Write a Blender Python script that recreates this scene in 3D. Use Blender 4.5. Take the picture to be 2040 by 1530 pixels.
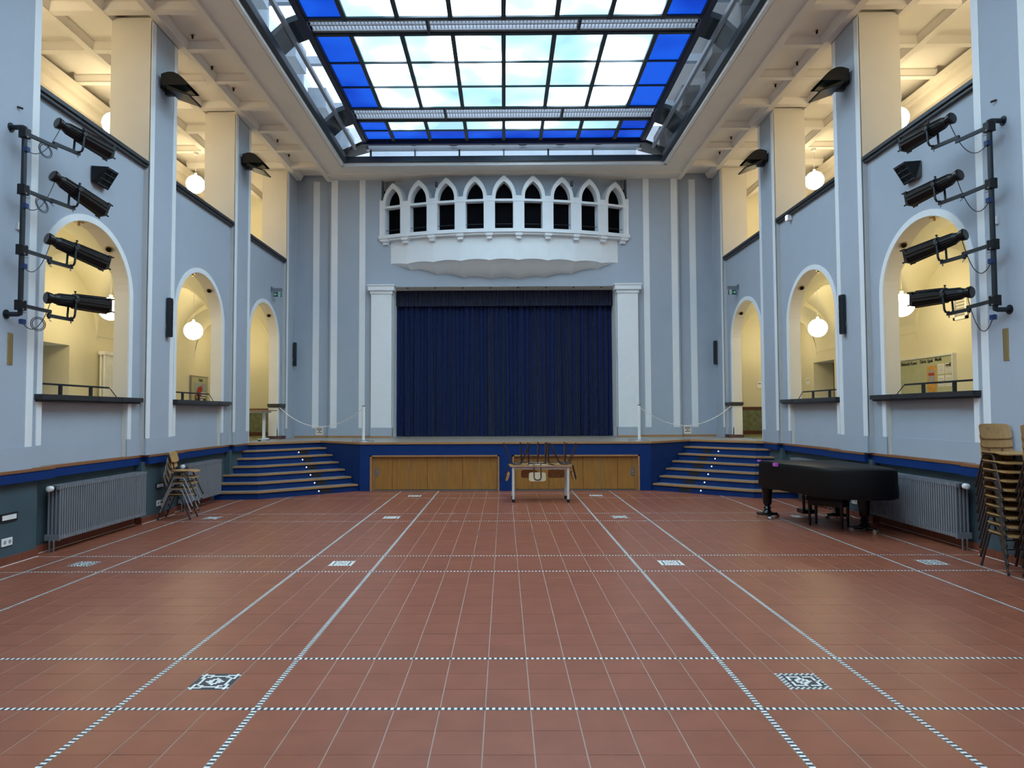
import bpy, bmesh, math, random
from mathutils import Matrix, Vector

# ------------------------------------------------------------------ camera
scene = bpy.context.scene
col = scene.collection
for o in list(bpy.data.objects):
    bpy.data.objects.remove(o)
FPX, CXP = 1380.6, 993.9
PITCH, YAW, ROLL = .0417, -.0075, -.0036
CAM = Vector((-.0144, 0, 1.6))
_c, _s = math.cos(YAW), math.sin(YAW)
FWD = Vector((_s*math.cos(PITCH), _c*math.cos(PITCH), math.sin(PITCH)))
_rt = Vector((_c, -_s, 0)); _up = _rt.cross(FWD)
RGT = math.cos(ROLL)*_rt + math.sin(ROLL)*_up
UPV = -math.sin(ROLL)*_rt + math.cos(ROLL)*_up
cd = bpy.data.cameras.new('camera'); cam = bpy.data.objects.new('camera', cd)
cd.sensor_width = 36; cd.lens = FPX/2040*36; cd.shift_x = (1020-CXP)/2040
cd.clip_end = 200
m3 = Matrix((RGT, UPV, -FWD)).transposed()
cam.matrix_world = Matrix.Translation(CAM) @ m3.to_4x4()
col.objects.link(cam); scene.camera = cam

# ------------------------------------------------------------------ world, exposure
w = bpy.data.worlds.new('sky'); scene.world = w; w.use_nodes = True
bg = w.node_tree.nodes['Background']
bg.inputs[0].default_value = (.72, .84, 1.0, 1); bg.inputs[1].default_value = 1.8
vs = scene.view_settings
vs.view_transform = 'Standard'; vs.look = 'None'; vs.gamma = 1; vs.use_curve_mapping = False
vs.exposure = 0.8
SKY_WHITE = 6.8      # daylight in the frosted skylight panes
GLOBE = 12.0         # pendant globe lamps

# ------------------------------------------------------------------ materials
MATS = {}
def mat(name, base, rough=.6, metal=0., var=.06, scale=6., bump=0., bscale=60., spec=.5, emit=None, estr=0., kind=None, island=0., sheen=0.):
    m = bpy.data.materials.new(name); m.use_nodes = True
    nt = m.node_tree; b = nt.nodes['Principled BSDF']
    b.inputs['Roughness'].default_value = rough; b.inputs['Metallic'].default_value = metal
    b.inputs['Specular IOR Level'].default_value = spec
    if sheen:
        b.inputs['Sheen Weight'].default_value = sheen; b.inputs['Sheen Roughness'].default_value = .4
    tc = nt.nodes.new('ShaderNodeTexCoord')
    nz = nt.nodes.new('ShaderNodeTexNoise'); nz.inputs['Scale'].default_value = scale; nz.inputs['Detail'].default_value = 4
    src = tc.outputs['Object']
    if kind == 'wood':
        mp = nt.nodes.new('ShaderNodeMapping'); mp.inputs['Scale'].default_value = (6, 6, .5)
        nt.links.new(src, mp.inputs[0]); src = mp.outputs[0]
    if kind == 'woodx':
        mp = nt.nodes.new('ShaderNodeMapping'); mp.inputs['Scale'].default_value = (.5, 6, 6)
        nt.links.new(src, mp.inputs[0]); src = mp.outputs[0]
    if kind == 'world':
        gm = nt.nodes.new('ShaderNodeNewGeometry'); src = gm.outputs['Position']
    nt.links.new(src, nz.inputs['Vector'])
    mr = nt.nodes.new('ShaderNodeMapRange')
    mr.inputs[1].default_value = .25; mr.inputs[2].default_value = .75
    mr.inputs[3].default_value = 1-var; mr.inputs[4].default_value = 1+var
    nt.links.new(nz.outputs[0], mr.inputs[0])
    mul = nt.nodes.new('ShaderNodeVectorMath'); mul.operation = 'SCALE'
    mul.inputs[0].default_value = base
    fac = mr.outputs[0]
    if island:
        g = nt.nodes.new('ShaderNodeNewGeometry'); oi = nt.nodes.new('ShaderNodeObjectInfo')
        ad = nt.nodes.new('ShaderNodeMath'); ad.operation = 'ADD'
        nt.links.new(g.outputs['Random Per Island'], ad.inputs[0]); nt.links.new(oi.outputs['Random'], ad.inputs[1])
        fr = nt.nodes.new('ShaderNodeMath'); fr.operation = 'FRACT'; nt.links.new(ad.outputs[0], fr.inputs[0])
        m2 = nt.nodes.new('ShaderNodeMapRange'); m2.inputs[3].default_value = 1-island; m2.inputs[4].default_value = 1+island
        nt.links.new(fr.outputs[0], m2.inputs[0])
        mm = nt.nodes.new('ShaderNodeMath'); mm.operation = 'MULTIPLY'
        nt.links.new(fac, mm.inputs[0]); nt.links.new(m2.outputs[0], mm.inputs[1]); fac = mm.outputs[0]
    nt.links.new(fac, mul.inputs['Scale'])
    nt.links.new(mul.outputs[0], b.inputs['Base Color'])
    if bump:
        n2 = nt.nodes.new('ShaderNodeTexNoise'); n2.inputs['Scale'].default_value = bscale; n2.inputs['Detail'].default_value = 3
        nt.links.new(tc.outputs['Object'], n2.inputs['Vector'])
        bp = nt.nodes.new('ShaderNodeBump'); bp.inputs['Strength'].default_value = bump; bp.inputs['Distance'].default_value = .01
        nt.links.new(n2.outputs[0], bp.inputs['Height']); nt.links.new(bp.outputs[0], b.inputs['Normal'])
    if emit:
        b.inputs['Emission Color'].default_value = (*emit, 1); b.inputs['Emission Strength'].default_value = estr
    MATS[name] = m
    return m
mat('wall_grey', (.40, .455, .535), .85, var=.03, scale=2, bump=.15, bscale=90)
mat('white_paint', (.80, .83, .86), .7, var=.02)
mat('cream', (.78, .72, .62), .85, var=.03, scale=2, bump=.1, bscale=90)
mat('return_grey', (.56, .55, .53), .85, var=.03)
mat('yellow_paint', (.78, .73, .54), .85, var=.04, scale=1.5)
mat('ceiling_paint', (.80, .75, .68), .85, var=.03, scale=2)
mat('tile', (.268, .086, .049), .36, var=.10, scale=5, island=.035, kind='world', spec=.32)
mat('grout', (.36, .25, .20), .8)
mat('stone_white', (.82, .82, .79), .45, island=.08)
mat('stone_black', (.045, .05, .06), .45)
mat('baseboard_red', (.20, .06, .035), .4, island=.08)
mat('fascia_blue', (.005, .033, .160), .6, var=.08, spec=.2)
mat('recess_slate', (.05, .085, .105), .8, var=.12, scale=3)
mat('oak_edge', (.42, .215, .085), .5, var=.18, scale=9, kind='woodx')
mat('ledge_oak', (.27, .115, .045), .5, var=.18, scale=9, kind='woodx')
mat('door_wood', (.36, .165, .03), .45, var=.2, scale=5, kind='wood')
mat('stage_floor', (.33, .29, .24), .35, var=.1, scale=4)
mat('sill_stone', (.030, .030, .034), .4, var=.2, scale=20, island=.12)
mat('radiator_grey', (.25, .26, .29), .4, metal=.2, var=.04)
mat('velvet', (.012, .023, .088), .95, var=.12, scale=8, sheen=.12, spec=.1)
mat('velvet_dark', (.020, .026, .065), .95, var=.15, scale=8, sheen=.2)
mat('black_metal', (.006, .0065, .008), .38, var=.1, spec=.35)
mat('pole_metal', (.028, .034, .042), .45, metal=.5)
mat('black_cover', (.0028, .0028, .0034), .5, var=.2, scale=5, bump=.3, bscale=6, spec=.22)
mat('black_gloss', (.004, .004, .005), .22, spec=.35)
mat('black_plastic', (.012, .014, .018), .5)
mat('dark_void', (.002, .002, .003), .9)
mat('dark_glass', (.002, .002, .003), .6, spec=.04)
mat('chrome', (.6, .6, .6), .2, metal=1)
mat('steel_grey', (.30, .31, .33), .35, metal=.8)
mat('frame_brown', (.05, .032, .026), .35, metal=.4)
mat('frame_silver', (.36, .38, .41), .35, metal=.6)
mat('plywood', (.44, .25, .095), .45, var=.16, scale=10, kind='wood')
mat('plywood_pale', (.62, .47, .30), .45, var=.12, scale=10, kind='wood')
mat('table_wood', (.40, .22, .12), .45, var=.12, scale=9, kind='woodx')
mat('white_metal', (.72, .73, .72), .4)
mat('white_plastic', (.85, .85, .84), .4)
mat('paper', (.78, .76, .72), .8)
mat('brass', (.62, .46, .22), .35, metal=.9)
mat('skylight_steel', (.035, .045, .055), .5, metal=.4)
mat('skylight_bar', (.32, .36, .40), .45, metal=.4)
mat('skylight_frame', (.008, .012, .05), .5)
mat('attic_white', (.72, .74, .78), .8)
mat('attic_shaded', (.07, .065, .06), .8)  # shade of the right-hand side put into the base colour
mat('dark_plinth', (.085, .035, .025), .4)
mat('marble_green', (.17, .19, .11), .4, var=.35, scale=9)
mat('brown_rail', (.10, .03, .018), .4)
mat('dark_door', (.05, .018, .012), .5)
mat('sign_green', (.0, .09, .055), .5, var=0)
mat('sign_white', (.75, .85, .82), .5, var=0)
mat('ink', (.02, .02, .02), .7, var=0)
mat('poster_orange', (.60, .30, .06), .7, var=.25, scale=14)
mat('poster_red', (.38, .03, .02), .7)
mat('poster_grey', (.32, .33, .34), .7)
mat('poster_brown', (.09, .05, .03), .7, var=.3, scale=20)
mat('poster_blue', (.33, .40, .47), .7)
mat('skin_print', (.5, .27, .18), .7)
mat('board_felt', (.46, .47, .30), .85)
mat('pink_tape', (.55, .10, .55), .6)
mat('blue_plug', (.01, .03, .12), .4)
mat('flood_glass', (.04, .06, .06), .15)
mat('lamp_globe', (.9, .88, .8), .4, var=0, emit=(1.0, .84, .52), estr=GLOBE)
mat('step_led', (.8, .8, .8), .4, var=0, emit=(1, .9, .95), estr=.8)
mat('emergency_led', (.9, .9, .9), .4, var=0, emit=(.9, .95, 1), estr=1.5)
def pane_mat(name, c1, c2, s, mid=None):
    """frosted daylight pane: soft sky brightness varying over the field"""
    m = bpy.data.materials.new(name); m.use_nodes = True; nt = m.node_tree; b = nt.nodes['Principled BSDF']
    b.inputs['Base Color'].default_value = (*[x*.4 for x in c1], 1); b.inputs['Roughness'].default_value = .35
    g = nt.nodes.new('ShaderNodeNewGeometry'); nz = nt.nodes.new('ShaderNodeTexNoise'); nz.inputs['Scale'].default_value = .62
    nz.inputs['Detail'].default_value = 2
    nt.links.new(g.outputs['Position'], nz.inputs['Vector'])
    r = nt.nodes.new('ShaderNodeValToRGB'); r.color_ramp.elements[0].position = .36; r.color_ramp.elements[1].position = .50
    r.color_ramp.elements[0].color = (*c1, 1); r.color_ramp.elements[1].color = (*c2, 1)
    nt.links.new(nz.outputs[0], r.inputs[0]); nt.links.new(r.outputs[0], b.inputs['Emission Color'])
    b.inputs['Emission Strength'].default_value = s; b.inputs['Specular IOR Level'].default_value = .1
    if mid:
        e = r.color_ramp.elements.new(.48); e.color = (*mid, 1)
        r.color_ramp.elements[0].position = .33; r.color_ramp.elements[2].position = .60
    MATS[name] = m
pane_mat('pane_white', (.040, .072, .087), (.76, .97, 1.12), SKY_WHITE, (.075, .15, .18))
pane_mat('pane_blue', (.002, .030, .33), (.005, .062, .46), 1.0)
def glass_mat():
    m = bpy.data.materials.new('clear_glass'); m.use_nodes = True; nt = m.node_tree
    nt.nodes.remove(nt.nodes['Principled BSDF']); out = nt.nodes['Material Output']
    t = nt.nodes.new('ShaderNodeBsdfTransparent'); t.inputs[0].default_value = (.80, .86, .90, 1)
    g = nt.nodes.new('ShaderNodeBsdfGlossy'); g.inputs['Roughness'].default_value = .08
    mx = nt.nodes.new('ShaderNodeMixShader'); mx.inputs[0].default_value = .1
    nt.links.new(t.outputs[0], mx.inputs[1]); nt.links.new(g.outputs[0], mx.inputs[2]); nt.links.new(mx.outputs[0], out.inputs[0])
    MATS['clear_glass'] = m
glass_mat()

# ------------------------------------------------------------------ mesh helpers
ROOT = {}
class MB:
    def __init__(self, sx=1):
        self.v = []; self.f = []; self.sx = sx
    def add(self, vs, fs):
        n = len(self.v); self.v += [tuple(p) for p in vs]; self.f += [tuple(i+n for i in f) for f in fs]; return self
    def box(self, x0, x1, y0, y1, z0, z1):
        x0, x1 = min(x0, x1), max(x0, x1)
        return self.add([(x0,y0,z0),(x1,y0,z0),(x1,y1,z0),(x0,y1,z0),(x0,y0,z1),(x1,y0,z1),(x1,y1,z1),(x0,y1,z1)],
                 [(0,3,2,1),(4,5,6,7),(0,1,5,4),(1,2,6,5),(2,3,7,6),(3,0,4,7)])
    def cbox(self, c, s):
        return self.box(c[0]-s[0]/2, c[0]+s[0]/2, c[1]-s[1]/2, c[1]+s[1]/2, c[2]-s[2]/2, c[2]+s[2]/2)
    def tube(self, pts, r, seg=8, caps=True, closed=False):
        pts = [Vector(p) for p in pts]; n = len(pts)
        rs = r if isinstance(r, (list, tuple)) else [r]*n
        base = len(self.v); ref = None
        for i, p in enumerate(pts):
            if closed: d = pts[(i+1) % n] - pts[i-1]
            else: d = pts[min(i+1, n-1)] - pts[max(i-1, 0)]
            d.normalize()
            if ref is None:
                ref = Vector((0,0,1)) if abs(d.z) < .9 else Vector((1,0,0))
            a = (ref - d*ref.dot(d)).normalized(); b = d.cross(a); ref = a
            for k in range(seg):
                t = 2*math.pi*k/seg
                self.v.append(tuple(p + rs[i]*(math.cos(t)*a + math.sin(t)*b)))
        m = n if closed else n-1
        for i in range(m):
            j = (i+1) % n
            for k in range(seg):
                k2 = (k+1) % seg
                self.f.append((base+i*seg+k, base+i*seg+k2, base+j*seg+k2, base+j*seg+k))
        if caps and not closed:
            self.f.append(tuple(base+k for k in reversed(range(seg))))
            self.f.append(tuple(base+(n-1)*seg+k for k in range(seg)))
        return self
    def cyl(self, p0, p1, r, seg=12, r2=None):
        return self.tube([p0, p1], [r, r if r2 is None else r2], seg)
    def lathe(self, prof, c=(0,0,0), seg=16):
        base = len(self.v); n = len(prof)
        for (r, z) in prof:
            for k in range(seg):
                t = 2*math.pi*k/seg
                self.v.append((c[0]+r*math.cos(t), c[1]+r*math.sin(t), c[2]+z))
        for i in range(n-1):
            for k in range(seg):
                k2 = (k+1) % seg
                self.f.append((base+i*seg+k, base+i*seg+k2, base+(i+1)*seg+k2, base+(i+1)*seg+k))
        self.f.append(tuple(base+k for k in reversed(range(seg))))
        self.f.append(tuple(base+(n-1)*seg+k for k in range(seg)))
        return self
    def prism(self, poly, z0, z1):
        """poly: list of (x,y) counter-clockwise"""
        n = len(poly); base = len(self.v)
        self.v += [(x,y,z0) for x,y in poly] + [(x,y,z1) for x,y in poly]
        self.f.append(tuple(base+i for i in reversed(range(n)))); self.f.append(tuple(base+n+i for i in range(n)))
        for i in range(n):
            j = (i+1) % n; self.f.append((base+i, base+j, base+n+j, base+n+i))
        return self
    def xform(self, M):
        self.v = [tuple(M @ Vector(p)) for p in self.v]; return self
    def mesh(self, name):
        me = bpy.data.meshes.new(name)
        if self.sx == 1: me.from_pydata(self.v, [], self.f)
        else: me.from_pydata([(-x,y,z) for x,y,z in self.v], [], [tuple(reversed(f)) for f in self.f])
        return me
    def build(self, name, m, parent=None, smooth=False, bevel=0):
        me = self.mesh(name); me.materials.append(MATS[m])
        o = bpy.data.objects.new(name, me); col.objects.link(o)
        if parent:                       # coordinates are world coordinates; store them in the frame of the thing
            o.parent = parent; RM = ROOT.get(parent)
            if RM is not None:
                me.transform(RM.inverted()); ROOT[o] = RM
        if smooth:
            bm = bmesh.new(); bm.from_mesh(me)
            for e in bm.edges:
                if len(e.link_faces) == 2 and e.calc_face_angle(0) > .7: e.smooth = False
            for f in bm.faces: f.smooth = True
            bm.to_mesh(me); bm.free()
        if bevel:
            b = o.modifiers.new('bevel', 'BEVEL'); b.width = bevel; b.segments = 2; b.limit_method = 'ANGLE'
        return o
def empty(name, loc=(0,0,0), rz=0, parent=None):
    o = bpy.data.objects.new(name, None); o.empty_display_size = .1
    M = Matrix.Translation(loc) @ Matrix.Rotation(rz, 4, 'Z')
    o.location = loc; o.rotation_euler = (0, 0, rz); col.objects.link(o); ROOT[o] = M
    if parent:
        o.parent = parent; o.matrix_basis = ROOT.get(parent, Matrix()).inverted() @ M
    return o
def tag(o, label=None, cat=None, group=None, kind=None):
    if label: o['label'] = label
    if cat: o['category'] = cat
    if group: o['group'] = group
    if kind: o['kind'] = kind
    return o
def place(o, M):   # put a thing that was built around the origin
    o.matrix_basis = M; ROOT[o] = M
    return o
def inst(name, me, M, parent=None):
    o = bpy.data.objects.new(name, me); col.objects.link(o); o.matrix_basis = M
    if parent: o.parent = parent
    return o
KIDS = {}
def kids():
    KIDS.clear()
    for o in bpy.data.objects:
        if o.parent: KIDS.setdefault(o.parent, []).append(o)
def copy_tree(o, parent=None):
    c = o.copy(); col.objects.link(c)
    if parent: c.parent = parent
    for ch in list(KIDS.get(o, ())): copy_tree(ch, c)
    return c
def side_word(s): return 'left' if s < 0 else 'right'
ORD = ['topmost', 'second from the top', 'third from the top', 'fourth from the top', 'fifth from the top', 'sixth from the top',
       'seventh from the top', 'eighth from the top', 'ninth from the top', 'lowest']
def arc(yc, hw, zs, rise, n=28):
    return [(yc - hw*math.cos(math.pi*i/n), zs + rise*math.sin(math.pi*i/n)) for i in range(n+1)]
def text_mesh(s, size, M, m, name, parent, bold=.0):
    cu = bpy.data.curves.new('t', 'FONT'); cu.body = s; cu.size = size; cu.align_x = 'CENTER'; cu.offset = bold; cu.extrude = .0015
    t = bpy.data.objects.new('t', cu); col.objects.link(t)
    dg = bpy.context.evaluated_depsgraph_get(); me = bpy.data.meshes.new_from_object(t.evaluated_get(dg))
    bpy.data.objects.remove(t); me.transform(ROOT.get(parent, Matrix()).inverted() @ M); me.materials.clear(); me.materials.append(MATS[m])
    o = bpy.data.objects.new(name, me); col.objects.link(o); o.parent = parent
    return o
R = math.radians
random.seed(7)
# ================================================================== FLOOR
TL, LW = .246, .030
LX = [1.368, 2.136, 4.134, 4.902]
LY = [-2.695, -1.927, .563, 1.331, 3.821, 4.589, 7.079, 7.847, 10.337, 11.105, 13.103, 13.871]
HALF = 5.42
def spans(lines, lo, hi):
    e = [lo] + [v for l in lines for v in (l-LW/2, l+LW/2)] + [hi]
    out = []
    for a, b in zip(e[::2], e[1::2]):
        n = max(1, round((b-a)/TL)); st = (b-a)/n
        out += [(a+i*st, a+(i+1)*st) for i in range(n)]
    return out
xs_l = sorted([-x for x in LX] + LX)
COLS = spans(xs_l, -HALF, HALF); ROWS = spans(LY, -3.0, 14.34)
floor = tag(empty('floor'), kind='structure')
MB().box(-5.7, 5.7, -3.05, 14.4, -.2, -.0016).build('grout_bed', 'grout', floor)
MB().box(-8.4, 8.4, 14.4, 19.5, -.2, -.002).build('stage_ground', 'grout', floor)
MEDX = [-4.518, -1.752, 1.752, 4.518]; MEDY = [4.205, 7.463, 10.721, 13.487]
def is_med(cx, cy):
    return any(abs(cx-a) < .05 for a in MEDX) and any(abs(cy-b) < .05 for b in MEDY)
def project(p):
    d = Vector(p)-CAM; z = d.dot(FWD)
    if z < .2: return None
    return CXP+FPX*d.dot(RGT)/z, 765-FPX*d.dot(UPV)/z, z
tiles = []
for (y0, y1) in ROWS:
    for (x0, x1) in COLS:
        cx, cy = (x0+x1)/2, (y0+y1)/2
        if is_med(cx, cy): continue
        q = project((cx, cy, 0)); vis = q and -40 < q[0] < 2080 and q[1] < 1560
        tiles.append(((0 if vis else 1), q[2] if q else 99, x0, x1, y0, y1))
tiles.sort()
G = .0022
tcache = {}
rest = MB(); GY = .0006
def tile_geo(mb, x0, x1, y0, y1, z=0.):
    b = .0012
    mb.add([(x0,y0,z-.01),(x1,y0,z-.01),(x1,y1,z-.01),(x0,y1,z-.01),(x0+b,y0+b,z),(x1-b,y0+b,z),(x1-b,y1-b,z),(x0+b,y1-b,z)],
           [(4,5,6,7),(0,1,5,4),(1,2,6,5),(2,3,7,6),(3,0,4,7)])
for k, (v, d, x0, x1, y0, y1) in enumerate(tiles):
    if k < 300:
        key = (round(x1-x0, 4), round(y1-y0, 4))
        if key not in tcache:
            mb = MB(); tile_geo(mb, -key[0]/2+G, key[0]/2-G, -key[1]/2+GY, key[1]/2-GY)
            me = mb.mesh('floor_tile'); me.materials.append(MATS['tile']); tcache[key] = me
        inst('floor_tile', tcache[key], Matrix.Translation(((x0+x1)/2, (y0+y1)/2, random.uniform(-.0006, .0003))), floor)
    else:
        tile_geo(rest, x0+G, x1-G, y0+GY, y1-GY)
tag(rest.build('floor_tile_field', 'tile', floor), kind='stuff')
# mosaic lines: alternating light and dark stones
ST = .0172
for axis, lines, lo, hi in (('y', xs_l, 3.0-6.0, 13.871), ('x', LY, -4.902, 4.902)):
    for l in lines:
        w, b = MB(), MB(); n = int((hi-lo)/ST)
        for i in range(n):
            a0, a1 = lo+i*ST+.0008, lo+(i+1)*ST-.0008
            t = w if i % 2 == 0 else b
            if axis == 'y': q = (l-LW/2+.001, l+LW/2-.001, a0, a1)
            else: q = (a0, a1, l-LW/2+.001, l+LW/2-.001)
            zz = .0 if axis == 'y' else .0004
            t.add([(q[0],q[2],zz),(q[1],q[2],zz),(q[1],q[3],zz),(q[0],q[3],zz)], [(0,1,2,3)])
        tag(w.build('mosaic_line_light', 'stone_white', floor), kind='stuff')
        tag(b.build('mosaic_line_dark', 'stone_black', floor), kind='stuff')
PA = [".#...........#.", "#####.....#####", ".#..#######..#.", ".#.##.....##.#.", ".##....#....##.", "..#...###...#..", "..#..##.##..#..", "..#.###.###.#.."]
PB = ["#.#.#.#.#.#.#.#", ".#.#.#.#.#.#.#.", "#.............#", ".#.#####.####..", "#..#...#....#.#", ".#.#..###...#..", "#..#.##.##..#.#", ".#...#.#.##..#."]
PC = ["#.#.#.#.#.#.#.#", "###############", "##.#########.##", "##.#.#####.#.##", "##.###.#.###.##", "##.##.###.##.##", "##.####.####.##", "##.#.#.#.#.#.##"]
PD = ["#.#.#.#.#.#.#.#", ".#############.", "##...#...#...##", ".#.#..###..#.#.", "##..##.#.##..##", ".#.#..###..#.#.", "##.#.##.##.#.##", ".#..#..#..#..#."]
PE = [".#.#.#.#.#.#.#.", "#.#.#.#.#.#.#.#", "..#...###...#..", "#..#.##.##.#..#", "..#.#.....#.#..", "#..#..###..#..#", ".##..##.##..##.", "#..#.#.#.#.#..#"]
PF = ["###.........###", ".###..###..###.", "..####...####..", "...##.###.##...", ".##..#####..##.", "..#.##...##.#..", ".##.#.###.#.##.", "#..##.###.##..#"]
PATS = {(0,1): PE, (1,1): PC, (2,1): PC, (3,1): PD, (1,0): PA, (2,0): PB, (0,0): PD, (3,0): PE, (0,2): PF, (1,2): PC, (2,2): PF, (3,2): PC, (0,3): PE, (1,3): PC, (2,3): PC, (3,3): PE}
for ix, mx in enumerate(MEDX):
    for iy, my in enumerate(MEDY):
        if iy == 3 and ix in (0, 3): continue
        pat = PATS[(ix, iy)]; pat = pat + pat[-2::-1]
        med = empty('mosaic_medallion', (mx, my, 0), parent=floor)
        cs = .2425/15; lt, dk = MB(), MB()
        for j in range(15):
            for i in range(15):
                t = lt if pat[14-j][i] == '#' else dk
                x0 = mx-.12125+i*cs; y0 = my-.12125+j*cs
                t.add([(x0+.0005,y0+.0005,.0002),(x0+cs-.0005,y0+.0005,.0002),(x0+cs-.0005,y0+cs-.0005,.0002),(x0+.0005,y0+cs-.0005,.0002)], [(0,1,2,3)])
        tag(lt.build('light_stones', 'stone_white', med), kind='stuff'); tag(dk.build('dark_stones', 'stone_black', med), kind='stuff')
for fx in (-.246, .246):
    f = MB(); y0, y1 = 9.165, 9.46
    for a in ((fx-.123, fx+.123, y0, y0+.008), (fx-.123, fx+.123, y1-.008, y1), (fx-.123, fx-.115, y0, y1), (fx+.115, fx+.123, y0, y1)):
        f.box(*a, -.004, .002)
    f.build('floor_socket_frame', 'steel_grey', floor)

# ================================================================== SIDE WALLS
PS0, PER, PW = 6.87, 3.258, .81
def ps(i): return PS0+PER*i
XP, XW, XI, XB = 5.277, 5.36, 5.57, 7.95     # pier face, bay wall face, bay wall back, corridor outer wall
ZC = 7.5                                     # underside of the ceiling beams
YB = 17.3                                    # back wall
AHW, AZS, ARISE = .915, 3.25, .83
def arch_wall(mb, y0, y1, z0, z1, yc, hw, zs, rise, zb, x0, x1):
    for xx, flip in ((x0, 0), (x1, 1)):
        def q(a, b, c, d):
            f = [(0,1,2,3)] if flip else [(3,2,1,0)]
            mb.add([(xx,)+a, (xx,)+b, (xx,)+c, (xx,)+d], f)
        q((y0,z0),(yc-hw,z0),(yc-hw,z1),(y0,z1)); q((yc+hw,z0),(y1,z0),(y1,z1),(yc+hw,z1))
        if zb > z0: q((yc-hw,z0),(yc+hw,z0),(yc+hw,zb),(yc-hw,zb))
        A = arc(yc, hw, zs, rise)
        for a, b in zip(A, A[1:]): q(a, b, (b[0],z1), (a[0],z1))
    A = [(yc-hw, zb)] + arc(yc, hw, zs, rise) + [(yc+hw, zb)]
    return A
def intrados(mb, A, x0, x1):
    for a, b in zip(A, A[1:]):
        mb.add([(x0,)+a, (x1,)+a, (x1,)+b, (x0,)+b], [(0,1,2,3)])
def ring(mb, yc, hw, zs, rise, zb, wd, x0, x1):
    A = [(yc-hw, zb)] + arc(yc, hw, zs, rise) + [(yc+hw, zb)]
    B = [(yc-hw-wd, zb)] + arc(yc, hw+wd, zs, rise+wd*.9) + [(yc+hw+wd, zb)]
    for a, b, c, d in zip(A, A[1:], B[1:], B):
        mb.add([(x0,)+a, (x0,)+b, (x0,)+c, (x0,)+d], [(0,1,2,3)])
        mb.add([(x0,)+d, (x0,)+c, (x1,)+c, (x1,)+d], [(0,1,2,3)])
        mb.add([(x0,)+b, (x0,)+a, (x1,)+a, (x1,)+b], [(0,1,2,3)])
WALLS = {}
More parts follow.
